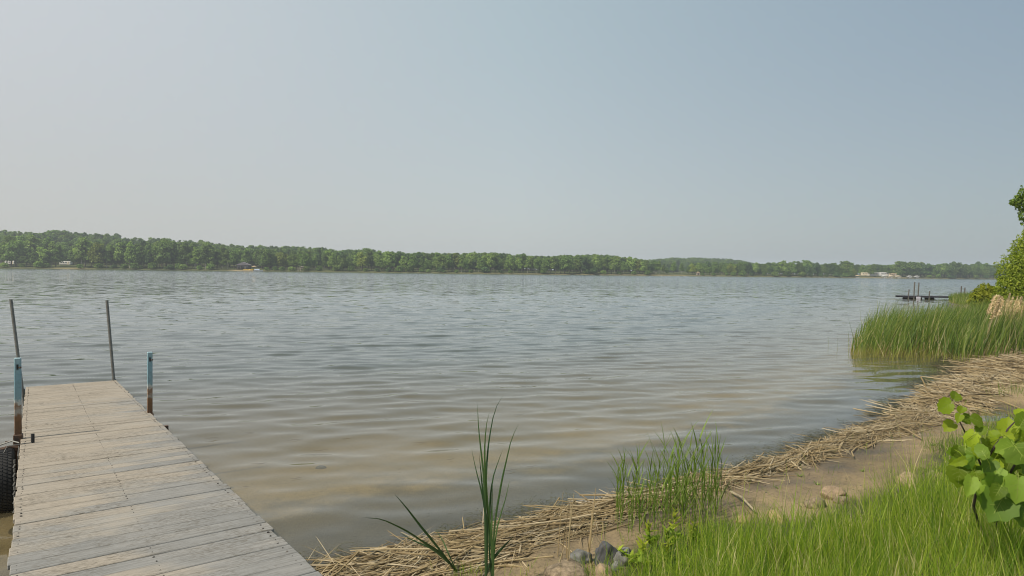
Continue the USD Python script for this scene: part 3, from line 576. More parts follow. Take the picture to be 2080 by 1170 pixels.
def boat_lift(u, label, col, w):
    t = thing('boat_lift', label, 'boat lift', None, (*far_point(u, -3)[:2], 0.0))
    for sx in (-1, 1):
        for sy in (-1.2, 1.2): part(t, 'post', tube([(sx * w * 0.42, sy, -1.0), (sx * w * 0.42, sy, 1.75)], 0.07, 5), grey_metal)
    part(t, 'canopy', tuple([gable(w, 3.2, 0.75, 0.15)[0] + np.array([0, 0, 1.7]), gable(1, 1, 1)[1]]), col)
    part(t, 'hull', box(w * 0.6, 2.8, 0.55, (0, 0, 0.55), bevel=0.2), white)
boat_lift(1796, 'white canopied boat lift below the tall white holiday home', white, 4.2); boat_lift(1809, 'small tan canopied boat lift below the tan holiday home', cream, 3.2)
boat_lift(1824, 'cream canopied boat lift right of the tan holiday home', cream, 4.4); boat_lift(1847, 'white canopied boat lift, left of the two at the right', white, 3.9); boat_lift(1861.5, 'white canopied boat lift farthest right on the far shore', white, 4.2); boat_lift(1742, 'low tan canopied boat lift left of the holiday homes', tan_w, 3.0)
# ------------------------------------------------------------------ the near dock
AX = np.array([-0.58600, 0.80904, -0.04542]); AX /= np.linalg.norm(AX)
BX = np.array([0.80982, 0.58668, 0.0]); BX /= np.linalg.norm(BX)
UX = np.cross(BX, AX); UX /= np.linalg.norm(UX); BX = np.cross(AX, UX)
DO = np.array([-2.21433, 4.94054, -1.56414]) + EYE; DW, PP = 1.2133, 0.14610
def dk(along, across, up=0.0):
    """Dock coordinates: along in planks from seam 0, across metres left of the right edge, up metres over the deck."""
    return DO + AX * along * PP - BX * across + UX * up
dock = UsdGeom.Xform.Define(stage, '/World/dock')
O_ = dk(0, DW, 0)
dock.AddTransformOp().Set(Gf.Matrix4d(*BX, 0, *AX, 0, *UX, 0, *O_, 1))      # local: x across from the left edge, y along, z over the deck
tag(dock, 'weathered plank dock running out from the near shore', 'dock')
dock = dock.GetPrim()
WEAR0 = -float(dk(8, 0.55) @ (-AX * 0.050 + BX * 0.16))      # the planks are greyer towards the shore end and the right edge, where they stay damp
wood_mat = usdkit.material(stage, '/World/Looks/weathered_planks', {
    'tc': ('texture_coordinate', {}), 'oi': ('object_info', {}), 'g': ('geometry', {}), 'rv': ('combine_xyz', {}), 'rm': ('math', dict(math_type='multiply', value2=91.0)), 'off': ('vector_math', dict(math_type='add')),
    'mg': ('mapping', dict(scale=(2.2, 75.0, 30.0))), 'gr': ('noise_texture', dict(scale=1.0, detail=5, roughness=0.65, distortion=0.3)),
    'ms': ('mapping', dict(scale=(26.0, 70.0, 40.0))), 'spk': ('noise_texture', dict(scale=1.0, detail=4, roughness=0.7)),
    'md': ('mapping', dict(rotation=(0, 0, -0.63), scale=(0.9, 1.5, 1.0))), 'pat': ('noise_texture', dict(scale=1.15, detail=5, roughness=0.62)),
    'sh': ('vector_math', dict(math_type='multiply_add', vector2=(0.007, 0.007, 0.007))), 'mo': ('noise_texture', dict(scale=2.1, detail=6, roughness=0.7)),
    'mix_r': ('math', dict(math_type='multiply_add', value2=0.14, value3=-0.09)), 'padd': ('math', dict(math_type='add')), 'da': ('vector_math', dict(math_type='dot_product', vector2=tuple(-AX * 0.050 + BX * 0.16))), 'db': ('math', dict(math_type='add', value2=WEAR0 + 0.035)), 'dc': ('math', dict(math_type='add')),
    'base': ('rgb_ramp', dict(ramp=[(0.30, (0.286, 0.253, 0.205)), (0.46, (0.272, 0.247, 0.208)), (0.54, (0.248, 0.236, 0.210)), (0.62, (0.215, 0.214, 0.204)), (0.75, (0.185, 0.188, 0.182))])),
    'grr': ('rgb_ramp', dict(ramp=[(0.26, (0.48, 0.46, 0.43)), (0.46, (0.92, 0.92, 0.92)), (0.74, (1.25, 1.24, 1.23))])), 'm1': ('mix', dict(mix_type='multiply', fac=0.9)),
    'mor': ('rgb_ramp', dict(ramp=[(0.40, (0.1, 0.1, 0.1)), (0.62, (1, 1, 1))])), 'spr': ('rgb_ramp', dict(ramp=[(0.46, (0, 0, 0)), (0.60, (1, 1, 1))])), 'mm': ('mix', dict(mix_type='multiply', fac=1.0)), 'bw': ('rgb_to_bw', {}), 'bws': ('math', dict(math_type='multiply', value2=0.8)),
    'm2': ('mix', dict(color2=(0.085, 0.075, 0.055))), 'bp': ('bump', dict(strength=0.5, distance=0.0025)),
    'p': ('principled_bsdf', dict(roughness=0.82, specular_ior_level=0.25))},
    [('oi.random', 'rm.value1'), ('rm.value', 'rv.x'), ('rm.value', 'rv.y'), ('tc.object', 'off.vector1'), ('rv.vector', 'off.vector2'), ('off.vector', 'mg.vector'), ('off.vector', 'ms.vector'), ('mg.vector', 'gr.vector'), ('ms.vector', 'spk.vector'),
     ('rv.vector', 'sh.vector1'), ('g.position', 'sh.vector3'), ('sh.vector', 'md.vector'), ('md.vector', 'pat.vector'), ('g.position', 'mo.vector'), ('oi.random', 'mix_r.value1'), ('pat.fac', 'padd.value1'), ('mix_r.value', 'padd.value2'), ('g.position', 'da.vector1'), ('da.value', 'db.value1'), ('db.value', 'dc.value1'), ('padd.value', 'dc.value2'), ('dc.value', 'base.fac'),
     ('gr.fac', 'grr.fac'), ('base.color', 'm1.color1'), ('grr.color', 'm1.color2'), ('mo.fac', 'mor.fac'), ('spk.fac', 'spr.fac'), ('mor.color', 'mm.color1'), ('spr.color', 'mm.color2'), ('mm.color', 'bw.color'), ('bw.val', 'bws.value1'), ('bws.value', 'm2.fac'), ('m1.color', 'm2.color1'), ('m2.color', 'p.base_color'),
     ('gr.fac', 'bp.height'), ('bp.normal', 'p.normal')], surface='p.BSDF')
beam_mat = plain('dark_wet_wood', (0.10, 0.08, 0.055), 0.8, noise=(9.0, (0.05, 0.042, 0.03), 0.2))
screw_mat = plain('dark_screws', (0.05, 0.045, 0.04), 0.5, 0.5)
rng = np.random.default_rng(21)
plank_shapes = []
for k in range(6):                             # six variants, slightly cupped and uneven in width
    gap = 0.0035 + 0.004 * rng.random()
    plank_shapes.append(box(DW, PP - gap, 0.028, (0, 0, -0.014), bevel=0.004))
screws = []
for i in range(-19, 51):
    v, f = plank_shapes[rng.integers(6)]
    jx, dz, sk = rng.normal() * 0.005, rng.normal() * 0.0016, rng.normal() * 0.0016
    x = UsdGeom.Mesh(part(dock, 'plank', (v, f), wood_mat))
    x.AddTranslateOp().Set(Gf.Vec3d(DW / 2 + jx, (i + 0.5) * PP, dz)); x.AddRotateZOp().Set(math.degrees(sk))
    for ax_ in (0.035, DW / 2 + 0.0, DW - 0.04):
        for o in (-0.033, 0.035):
            if rng.random() < 0.9: screws.append(tube([(ax_ + rng.normal() * 0.006, (i + 0.5) * PP + o + rng.normal() * 0.004, -0.004), (ax_, (i + 0.5) * PP + o, 0.0012)], (0.0042 + 0.0012 * rng.random()) * (0.75 if 0.2 < ax_ < 1.0 else 1.0), 6))
part(dock, 'screw_heads', cat_mesh(screws), screw_mat, kind='stuff')
y0, y1 = -19 * PP, 51 * PP
for xx in (0.045, DW / 2, DW - 0.045): part(dock, 'stringer', box(0.04, y1 - y0 - 0.02, 0.14, (xx, (y0 + y1) / 2, -0.1), bevel=0.004), beam_mat)
for yy in (-9 * PP, 8 * PP, 20 * PP, 36 * PP, 50.4 * PP): part(dock, 'crossbeam', box(DW - 0.14, 0.04, 0.12, (DW / 2, yy, -0.235)), beam_mat)
blue_mat = usdkit.material(stage, '/World/Looks/peeling_blue_paint', {
    'g': ('geometry', {}), 'tc': ('texture_coordinate', {}), 'xyz': ('separate_xyz', {}), 'n': ('noise_texture', dict(scale=13.0, detail=5, roughness=0.7)), 'n2': ('noise_texture', dict(scale=40.0, detail=4, roughness=0.7)),
    'nn': ('math', dict(math_type='multiply_add', value2=0.26, value3=-0.13)), 'zz': ('math', dict(math_type='add')), 'zr': ('map_range', dict(from_min=0.0, from_max=0.75, to_min=0.0, to_max=1.0, clamp=True)),
    'c': ('rgb_ramp', dict(ramp=[(0.0, (0.10, 0.055, 0.03)), (0.26, (0.16, 0.085, 0.04)), (0.33, (0.28, 0.27, 0.24)), (0.40, (0.18, 0.10, 0.05)), (0.455, (0.40, 0.42, 0.40)), (0.50, (0.165, 0.265, 0.30)), (0.8, (0.175, 0.30, 0.355)), (1.0, (0.24, 0.35, 0.39))])),
    'w': ('rgb_ramp', dict(ramp=[(0.35, (0.75, 0.72, 0.7)), (0.55, (1, 1, 1))])), 'm': ('mix', dict(mix_type='multiply', fac=0.8)), 'p': ('principled_bsdf', dict(roughness=0.6, specular_ior_level=0.3))},
    [('tc.object', 'xyz.vector'), ('g.position', 'n.vector'), ('g.position', 'n2.vector'), ('n.fac', 'nn.value1'), ('xyz.z', 'zz.value1'), ('nn.value', 'zz.value2'), ('zz.value', 'zr.value'), ('zr.result', 'c.fac'), ('n2.fac', 'w.fac'), ('c.color', 'm.color1'), ('w.color', 'm.color2'), ('m.color', 'p.base_color')], surface='p.BSDF')
rust_mat = plain('rusty_iron', (0.12, 0.065, 0.035), 0.75, 0.2, noise=(22.0, (0.05, 0.04, 0.035), 0.2))
black = plain('black_slot', (0.012, 0.012, 0.013), 0.7)
pipe_mat = plain('galvanised_pipe', (0.19, 0.195, 0.185), 0.5, 0.55, noise=(17.0, (0.11, 0.105, 0.095), 0.25))
dock_inv = np.linalg.inv(np.stack([BX, AX, UX], 1))
def to_dock(p): return dock_inv @ (np.asarray(p, float) - O_)
def post(foot_px, y, top_py, label, side):
    foot = at(*foot_px, y); top = at(foot_px[0], top_py, y); hgt = top[2] - foot[2]
    t = UsdGeom.Xform.Define(stage, numbered('/World/dock/post')); 
    M = np.eye(4); Rm = np.stack([BX, AX, UX], 1)
    t.AddTransformOp().Set(Gf.Matrix4d(*map(float, np.block([[np.linalg.inv(Rm) @ np.eye(3), to_dock(foot)[:, None]], [np.zeros((1, 3)), np.ones((1, 1))]]).T.ravel())))
    t = t.GetPrim(); tag(t, label)
    ang = 0.55
    part(t, 'square_tube', box(0.055, 0.055, hgt + 1.1, (0, 0, hgt / 2 - 0.55), ang, 0.006), blue_mat)
    part(t, 'slot', box(0.016, 0.004, 0.05, (0.028 * math.sin(ang), -0.028 * math.cos(ang), hgt - 0.085), ang), black)
    part(t, 'bolt', tube([(0.026, -0.012, hgt - 0.09), (0.043, -0.02, hgt - 0.09)], 0.009, 6), rust_mat)
    part(t, 'bracket', box(0.075, 0.075, 0.16, (0, 0, -0.06), ang, 0.006), rust_mat)
    part(t, 'set_bolt', tube([(-0.03, -0.03, -0.04), (-0.075, -0.07, -0.04)], 0.008, 6), rust_mat)
    return t
post((37.0, 886), 6.35, 727, 'blue steel post with rusty foot at the left edge', -1)
post((304.5, 843), 7.75, 715, 'short blue post rusty below at the right edge', 1)
def pole(foot, top, y, label):
    a, b = to_dock(at(*foot, y)), to_dock(at(*top, y)); c = a + (a - b) * 0.75
    pp = part(dock, 'pole', tube([c, a, a + (b - a) * 0.5, b], 0.023, 10), pipe_mat, smooth=40, label=label)
    q = a + (b - a) * 0.03
    part(pp if False else dock, 'pole_collar', tube([a + (b - a) * -0.04, a + (b - a) * 0.035], 0.036, 10), pipe_mat)
pole((231.5, 776), (217, 610), 11.0, 'thin grey leaning pole at the far right corner'); pole((46.0, 797), (22, 608), 10.25, 'thicker dark leaning pole at the far left corner')
# a short pipe stub on the deck with its wire
stub = to_dock(at(66.5, 880, 6.17)); stub[2] = 0.0
part(dock, 'pipe_stub', tube([stub, stub + np.array([0.0, 0.0, 0.085])], 0.0155, 10), black, smooth=40)
wire = [stub + np.array([-0.0, -0.01, 0.004]), stub + np.array([-0.06, -0.015, 0.006]), stub + np.array([-0.13, -0.05, 0.008]), stub + np.array([-0.19, -0.03, 0.0]), stub + np.array([-0.215, -0.05, -0.05]), stub + np.array([-0.25, -0.1, -0.12])]
part(dock, 'tie_wire', tube(wire, 0.0042, 5), pipe_mat)
ps = to_dock(at(345, 884, 7.05)); part(dock, 'pipe_end', tube([(DW + 0.03, ps[1], -0.35), (DW + 0.03, ps[1], -0.02)], 0.03, 8), rust_mat)
# mooring hardware beside the left post
pb = to_dock(at(30, 895, 6.2))
part(dock, 'mooring_bar', tube([(-0.22, pb[1] + 0.02, -0.05), (-0.02, pb[1], -0.03), (0.02, pb[1], -0.03)], 0.009, 6), rust_mat)
part(dock, 'mooring_bar', tube([(-0.16, pb[1] + 0.12, -0.03), (-0.07, pb[1] + 0.1, 0.0), (-0.01, pb[1] + 0.06, -0.02)], 0.008, 6), pipe_mat)
part(dock, 'clamp', box(0.07, 0.09, 0.11, (-0.085, pb[1] + 0.03, -0.09), 0.2, 0.01), rust_mat)
part(dock, 'side_plate', box(0.006, 0.5, 0.16, (-0.012, pb[1] - 0.35, -0.1)), pipe_mat)
part(dock, 'chain', cat_mesh([tube([(-0.035 + 0.006 * (i % 2), pb[1] - 0.6 - 0.012 * i, -0.05 - 0.036 * i), (-0.035 - 0.006 * (i % 2), pb[1] - 0.6 - 0.012 * i, -0.05 - 0.036 * i - 0.03)], 0.009, 6) for i in range(12)]), pipe_mat)

# the tyre hung against the dock's left side
ty = thing('tyre', 'black rubber tyre hanging at the left side of the plank dock', 'tyre')
tc = at(3, 981, 6.05); tdir = np.array([BX[0], BX[1], 0]); tdir /= np.linalg.norm(tdir)
prof = np.array([(0.17, -0.085), (0.20, -0.098), (0.26, -0.104), (0.292, -0.092), (0.304, -0.075), (0.309, -0.03), (0.309, 0.03), (0.304, 0.075), (0.292, 0.092), (0.26, 0.104), (0.20, 0.098), (0.17, 0.085), (0.175, 0.07), (0.26, 0.08), (0.28, 0.0), (0.26, -0.08), (0.175, -0.07), (0.17, -0.085)])
def revolve(profile, n, axis_dir, centre):
    an = np.linspace(0, 2 * np.pi, n, endpoint=False); e1 = np.array([0, 0, 1.0]); e2 = np.cross(axis_dir, e1)
    v = (centre + profile[None, :, 1:2] * axis_dir + profile[None, :, 0:1] * (np.cos(an)[:, None, None] * e1 + np.sin(an)[:, None, None] * e2)).reshape(-1, 3)
    m = len(profile); f = []
    for i in range(n):
        for j in range(m - 1):
            a_, b_, c_, d_ = i * m + j, i * m + j + 1, ((i + 1) % n) * m + j + 1, ((i + 1) % n) * m + j; f += [(a_, b_, c_), (a_, c_, d_)]
    return v, np.array(f)
part(ty, 'carcass', revolve(prof, 48, tdir, tc), rubber, smooth=40)
e1 = np.array([0, 0, 1.0]); e2 = np.cross(tdir, e1); blocks = []
for i in range(60):                            # slanted tread blocks
    a_ = i / 60 * 2 * np.pi
    for j, w_ in enumerate((-0.066, -0.033, 0.0, 0.033, 0.066)):
        aa = a_ + j * 0.055; er = np.cos(aa) * e1 + np.sin(aa) * e2; et = -np.sin(aa) * e1 + np.cos(aa) * e2
        v, f = box(0.025, 0.019, 0.012); v = v.copy(); v[:, 1] += v[:, 0] * 0.5
        blocks.append((tc + tdir * (w_ + v[:, 0:1]) + et * v[:, 1:2] + er * (0.3085 + v[:, 2:3] - 0.004 * (abs(w_) > 0.05)), f))
part(ty, 'tread', cat_mesh(blocks), rubber, kind='stuff')
part(ty, 'hanging_chain', cat_mesh([tube([tc + e1 * 0.30 - tdir * 0.02, tc + e1 * 0.33 + tdir * 0.06, tc + e1 * 0.30 + tdir * 0.15], 0.012, 6)]), rust_mat)

# ------------------------------------------------------------------ the neighbour's dock, far off at the right
fd = thing('far_dock', 'dark low boat dock with tall poles beyond the reeds at the right', 'dock', None, (0, 0, 0))
Yd = 64.0
def fx(u): return (u - 1040) / FPX * Yd
dark_deck = plain('dark_deck', (0.028, 0.029, 0.04), 0.7, noise=(1.5, (0.05, 0.05, 0.06), 0.2))
xl, xr = fx(1827), fx(2030)
for i in range(14): part(fd, 'deck_panel', box((xr - xl) / 14 - 0.03, 1.3, 0.07, (xl + (i + 0.5) * (xr - xl) / 14, Yd, 0.27 - 0.008 * i * 0.3)), dark_deck)
for sy in (-0.6, 0.6): part(fd, 'side_rail', box(xr - xl, 0.06, 0.10, ((xl + xr) / 2, Yd + sy, 0.185)), dark_deck)
for a_, b_ in ((1839, 1853), (1862, 1868), (1884, 1893)): part(fd, 'float', box(fx(b_) - fx(a_), 1.0, 0.2, ((fx(a_) + fx(b_)) / 2, Yd, 0.03), bevel=0.06), rubber)
part(fd, 'white_plate', box(fx(1862) - fx(1853), 0.03, 0.2, (fx(1857.5), Yd - 0.66, 0.12)), plain('pale_plate', (0.42, 0.42, 0.48), 0.6))
for uu, tp in ((1846.5, 588), (1858, 573), (1866.5, 574), (1888.5, 591), (1953, 581), (1960, 584)):
    top = at(uu, tp, Yd - 0.6); part(fd, 'pole', tube([(top[0] - 0.04, Yd - 0.6, -1.0), (top[0] - 0.04, Yd - 0.6, 0.3), (top[0], Yd - 0.6, top[2])], 0.055, 8), plain('dark_pole', (0.09, 0.085, 0.075), 0.7) if uu == 1846.5 else '/World/Looks/dark_pole')
# ------------------------------------------------------------------ stones on the beach
stone_a = plain('tan_stone', (0.26, 0.205, 0.135), 0.9, noise=(26.0, (0.09, 0.07, 0.045), 0.16), bump=0.014)
stone_b = plain('grey_stone', (0.17, 0.17, 0.16), 0.85, noise=(20.0, (0.085, 0.085, 0.08), 0.15), bump=0.005)
stone_c = plain('pink_stone', (0.30, 0.22, 0.14), 0.9, noise=(18.0, (0.17, 0.125, 0.08), 0.15), bump=0.005)
stone_y = plain('ochre_stone', (0.33, 0.25, 0.12), 0.9, noise=(14.0, (0.20, 0.15, 0.08), 0.15), bump=0.005)
stone_d = plain('dark_stone', (0.07, 0.073, 0.072), 0.8, noise=(20.0, (0.06, 0.06, 0.065), 0.22), bump=0.004)
def stone(px, py, wpx, hpx, mat, label, seed, rz=0.0):
    p = ground_at(px, py + hpx * 0.45); w = wpx * p[1] / FPX * 0.92; hh = hpx * p[1] / FPX
    r_ = np.random.default_rng(seed); m = trimesh.creation.icosphere(3); v = m.vertices.copy()
    n = meshkit.fbm(v * 1.3 + seed * 3.7, 4, seed) - 0.5; v *= (1 + 1.15 * n)[:, None]
    for _ in range(5):                         # a few flat faces
        d = r_.normal(size=3); d /= np.linalg.norm(d); k = v @ d; v -= np.clip(k - 0.78, 0, None)[:, None] * d * 0.85
    v *= np.array([w * 0.55, w * 0.42, hh * 0.62]); c_, s_ = math.cos(rz), math.sin(rz); v = v @ np.array([[c_, s_, 0], [-s_, c_, 0], [0, 0, 1]])
    return single('stone', (v + p + np.array([0, w * 0.2, hh * 0.08]), np.array(m.faces)), mat, label, 'stone', smooth=50)
for k, a in enumerate([(1158, 1158, 92, 40, stone_a, 'large pitted tan stone at the bottom edge among dead reeds'), (1178, 1128, 62, 36, stone_b, 'light grey stone behind the pitted tan one'), (1234, 1120, 56, 62, stone_d, 'dark blue-grey stone in the middle of the bottom cluster'),
                       (1272, 1124, 56, 50, stone_b, 'grey stone at the right of the bottom cluster, against the grass'), (1226, 1158, 54, 44, stone_c, 'smooth pinkish-grey stone at the bottom edge right of the pitted one'), (1250, 1150, 26, 24, stone_b, 'small grey stone squeezed between the bottom cluster stones'),
                       (1695, 1000, 58, 30, stone_c, 'pink flat stone at the edge of sand and grass'), (1664, 1018, 46, 26, stone_a, 'tan stone in front of the pink flat one'), (1713, 1014, 36, 18, stone_a, 'small pale stone right of the pink flat one'),
                       (1582, 1047, 52, 28, stone_y, 'ochre yellow stone half hidden in the grass edge'), (1510, 1055, 34, 16, stone_y, 'small ochre stone at the grass edge left of the larger ochre one'), (1853, 974, 54, 30, stone_c, 'rounded pinkish stone in the grass left of the leafy sapling'),
                       (1896, 962, 32, 20, stone_a, 'small tan stone next to the rounded pinkish one'), (1916, 966, 32, 20, stone_c, 'small pink stone just left of the leafy sapling'), (2073, 842, 20, 14, stone_a, 'small tan stone beside the puddle at the right edge')]):
    stone(*a, seed=30 + k, rz=0.4 * (k % 5))

# ------------------------------------------------------------------ green plants: materials
grass_mat = foliage('grass_blades', [(0, (0.042, 0.085, 0.010)), (0.3, (0.090, 0.150, 0.014)), (0.6, (0.150, 0.212, 0.020)), (0.88, (0.215, 0.262, 0.030)), (0.94, (0.30, 0.27, 0.10)), (1, (0.44, 0.38, 0.22))], 0.5, 0.5, 0.3, patch=0.35, patch_scale=2.4, vary=0.0, level=0.146)
reed_mat = foliage('reed_blades', vary=0.0, gain=1.2, patch=0.35, patch_scale=0.9, foot=(0.24, (0.13, 0.125, 0.035)), ramp= [(0, (0.045, 0.078, 0.018)), (0.4, (0.088, 0.145, 0.026)), (0.75, (0.145, 0.205, 0.036)), (0.92, (0.21, 0.24, 0.048)), (0.96, (0.30, 0.27, 0.11)), (1, (0.40, 0.35, 0.18))], trans=0.5, rough=0.5, spec=0.35)
dark_reed = foliage('cattail_leaves', [(0, (0.020, 0.048, 0.020)), (0.6, (0.032, 0.070, 0.026)), (1, (0.055, 0.10, 0.030))], 0.25, 0.42, 0.4)
stem_green = foliage('young_reed_leaves', [(0, (0.060, 0.105, 0.018)), (0.5, (0.098, 0.152, 0.024)), (1, (0.145, 0.20, 0.034))], 0.38, 0.5, 0.3)
straw_ramp = [(0, (0.13, 0.10, 0.06)), (0.14, (0.36, 0.27, 0.145)), (0.34, (0.56, 0.43, 0.225)), (0.6, (0.66, 0.53, 0.31)), (1, (0.76, 0.65, 0.45))]
straw_mat = foliage('dead_reed_straw', straw_ramp, 0.06, 0.7, 0.25, vary=0.12, patch=0.2, patch_scale=2.2, level=0.225)
plume_mat = foliage('tan_reed_plumes', [(0, (0.34, 0.26, 0.155)), (0.6, (0.47, 0.375, 0.235)), (1, (0.56, 0.46, 0.31))], 0.25, 0.8, 0.1)
lush = foliage('sapling_leaves', [(0, (0.075, 0.125, 0.010)), (0.4, (0.150, 0.205, 0.012)), (0.8, (0.185, 0.245, 0.018)), (1, (0.225, 0.265, 0.024))], 0.52, 0.55, 0.2, gain=1.1)
lush_dark = foliage('sapling_leaves_dark', [(0, (0.065, 0.115, 0.014)), (1, (0.11, 0.165, 0.018))], 0.4, 0.55, 0.22)
vein_mat = foliage('leaf_veins', [(0, (0.13, 0.17, 0.03)), (1, (0.16, 0.20, 0.04))], 0.3)
twig = plain('dark_twig', (0.05, 0.038, 0.028), 0.8); weed_dark = plain('rotting_weed', (0.045, 0.042, 0.022), 0.7, noise=(30.0, (0.09, 0.095, 0.03), 0.2))

# ------------------------------------------------------------------ grass
rng = np.random.default_rng(3)
gb = []
while sum(map(len, gb)) < 96000:
    P = np.stack([rng.uniform(-1.5, 10.5, 60000), rng.uniform(1.0, 13.0, 60000)], 1)
    dist = np.hypot(P[:, 0], P[:, 1]); az = np.arctan2(P[:, 0], P[:, 1])
    clump = n2(P[:, 0], P[:, 1], 3.1, 51, 3) + 0.5
    ed = in_grass(P[:, 0], P[:, 1]) + (clump - 0.5) * 1.1
    ok = (rng.random(len(P)) < np.clip((ed + 0.26) / 1.1, 0, 1) ** 1.7) & (az < 1.25) & (az > -0.45) & ((az < 0.72) | (rng.random(len(P)) < 0.45)) & (rng.random(len(P)) < np.clip(3.6 / dist, 0.25, 1) ** 1.3) & (rng.random(len(P)) < np.clip(-0.35 + 2.2 * clump, 0.05, 1))
    gb.append(P[ok])
gp = np.vstack(gb); gp = gp[rng.permutation(len(gp))[:96000]]; ng = len(gp)
ed = in_grass(gp[:, 0], gp[:, 1]); tall = np.clip((ed + 0.25) / 0.9, 0.25, 1) * (0.30 + 1.3 * (n2(gp[:, 0], gp[:, 1], 1.9, 52, 3) + 0.5))
hgt = (0.08 + 0.25 * rng.random(ng) ** 1.2 + 0.20 * (rng.random(ng) < 0.07)) * tall * 1.3 * (1 + 0.35 * np.clip((gp[:, 0] - 2.2) / 1.5, 0, 1))
V, F = blades(np.column_stack([gp, land(gp[:, 0], gp[:, 1]) - 0.01]), rng.random(ng) * 6.283, hgt, 0.0026 + 0.0052 * rng.random(ng) ** 1.7, np.abs(rng.normal(size=ng)) * 0.17, np.abs(rng.normal(size=ng)) * 0.6, 3, 1.5, rng.random(ng) * 6.283)
single('grass', (V, F), grass_mat, 'tall bright green grass on the bank at the lower right', 'grass', None, 'stuff')
q_ = rng.integers(0, ng, 1500); q_ = q_[ed[q_] > -0.1]; m_ = len(q_)                     # taller dry stems and seed heads standing over the grass
V, F = blades(np.column_stack([gp[q_], land(gp[q_, 0], gp[q_, 1])]), rng.random(m_) * 6.283, 0.22 + 0.26 * rng.random(m_), 0.0022 + 0.0012 * rng.random(m_), np.abs(rng.normal(size=m_)) * 0.22, rng.random(m_) * 0.7, 4, 3.0, rng.random(m_) * 6.28)
single('grass_stems', (V, F), foliage('dry_grass_stems', [(0, (0.16, 0.17, 0.04)), (0.5, (0.24, 0.22, 0.09)), (1, (0.36, 0.30, 0.17))], 0.3), 'thin straw-coloured stems standing above the green grass', 'grass', None, 'stuff')
ss = np.stack([rng.uniform(0.5, 8.5, 5000), rng.uniform(4.0, 12.0, 5000)], 1); dd_ = in_grass(ss[:, 0], ss[:, 1]); sh_ = shore_s(ss[:, 0], ss[:, 1]); ss = ss[(dd_ < 0) & (dd_ > -1.3) & (sh_ > 0.35) & (rng.random(5000) < 0.5 * np.exp(dd_ / 0.5) + 0.14)]; m_ = len(ss)
V, F = blades(np.column_stack([ss, land(ss[:, 0], ss[:, 1]) - 0.005]), rng.random(m_) * 6.283, 0.05 + 0.16 * rng.random(m_) ** 1.5, 0.003 + 0.002 * rng.random(m_), np.abs(rng.normal(size=m_)) * 0.3, rng.random(m_) * 0.8, 3, 1.5, rng.random(m_) * 6.28)
single('sparse_grass', (V, F), grass_mat, 'sparse single grass blades on the sand in front of the grass', 'grass', None, 'stuff')
pp = np.stack([rng.uniform(-0.5, 8.5, 6000), rng.uniform(3.5, 12.5, 6000)], 1); sh_ = shore_s(pp[:, 0], pp[:, 1]); pp = pp[(sh_ > 0.15) & (sh_ < 2.6) & (rng.random(6000) < 0.25)]
peb = trimesh.creation.icosphere(1); ms_ = []
for x_, y_ in pp: ms_.append((peb.vertices * rng.uniform(0.5, 1.2, 3) * (0.003 + 0.009 * rng.random() ** 3) + [x_, y_, float(land(x_, y_)) + 0.001], peb.faces))
single('pebbles', cat_mesh(ms_), plain('pebble_grey', (0.20, 0.165, 0.12), 0.85, noise=(7.0, (0.09, 0.075, 0.06), 0.12)), 'small pebbles and crumbs strewn over the beach sand', 'pebbles', None, 'stuff')
tw_ = np.stack([rng.uniform(0.0, 8.0, 4000), rng.uniform(3.8, 12.0, 4000)], 1); sh_ = shore_s(tw_[:, 0], tw_[:, 1]); tw_ = tw_[(sh_ > 0.3) & (sh_ < 2.4) & (rng.random(4000) < 0.4)]; m_ = len(tw_)
V, F = blades(np.column_stack([tw_, land(tw_[:, 0], tw_[:, 1]) + 0.004]), rng.random(m_) * 6.283, 0.03 + 0.14 * rng.random(m_) ** 2, 0.003 + 0.003 * rng.random(m_), 1.45 + 0.1 * rng.random(m_), 0.1 * rng.random(m_), 3, 2.0)
single('sand_litter', (V, F), foliage('brown_bits', [(0, (0.05, 0.04, 0.025)), (0.5, (0.16, 0.12, 0.07)), (1, (0.42, 0.34, 0.21))], 0.04, 0.8, 0.2), 'scattered brown and straw-coloured bits on the bare sand', 'litter', None, 'stuff')
wq = rng.integers(0, ng, 9000); wn = n2(gp[wq, 0], gp[wq, 1], 1.5, 57, 3) + 0.5; wq = wq[wn > 0.56]; m_ = len(wq)          # low broad-leaved weeds among the grass
V, F = blades(np.column_stack([gp[wq] + rng.normal(size=(m_, 2)) * 0.02, land(gp[wq, 0], gp[wq, 1]) + 0.02 + 0.10 * rng.random(m_)]), rng.random(m_) * 6.283, 0.035 + 0.04 * rng.random(m_), 0.014 + 0.014 * rng.random(m_), 0.7 + 0.6 * rng.random(m_), 0.5 * rng.random(m_), 3, 1.8)
single('ground_weeds', (V, F), foliage('ground_weed_leaves', [(0, (0.06, 0.10, 0.016)), (0.6, (0.13, 0.175, 0.025)), (1, (0.22, 0.25, 0.04))], 0.42, 0.55, 0.2, vary=0.0), 'low broad-leaved weeds mixed into the green grass', 'weeds', None, 'stuff')
def tuft(name, label, px, py, n, h, spread, mat, cat='grass tuft', group=None, seed=0, w=0.004, lean=0.25):
    r_ = np.random.default_rng(seed); p = ground_at(px, py)
    b = np.column_stack([p[0] + r_.normal(size=n) * spread, p[1] + r_.normal(size=n) * spread, np.zeros(n)]); b[:, 2] = land(b[:, 0], b[:, 1]) - 0.01
    return single(name, blades(b, r_.random(n) * 6.28, h * (0.5 + 0.6 * r_.random(n)), np.full(n, w), np.abs(r_.normal(size=n)) * lean, np.abs(r_.normal(size=n)) * 0.5, 3, 1.4, r_.random(n) * 6.28), mat, label, cat, group, 'stuff')
tuft('grass_tuft', 'bright grass tuft at the bottom edge below the leaning cattail', 935, 1172, 46, 0.13, 0.07, grass_mat, seed=1)
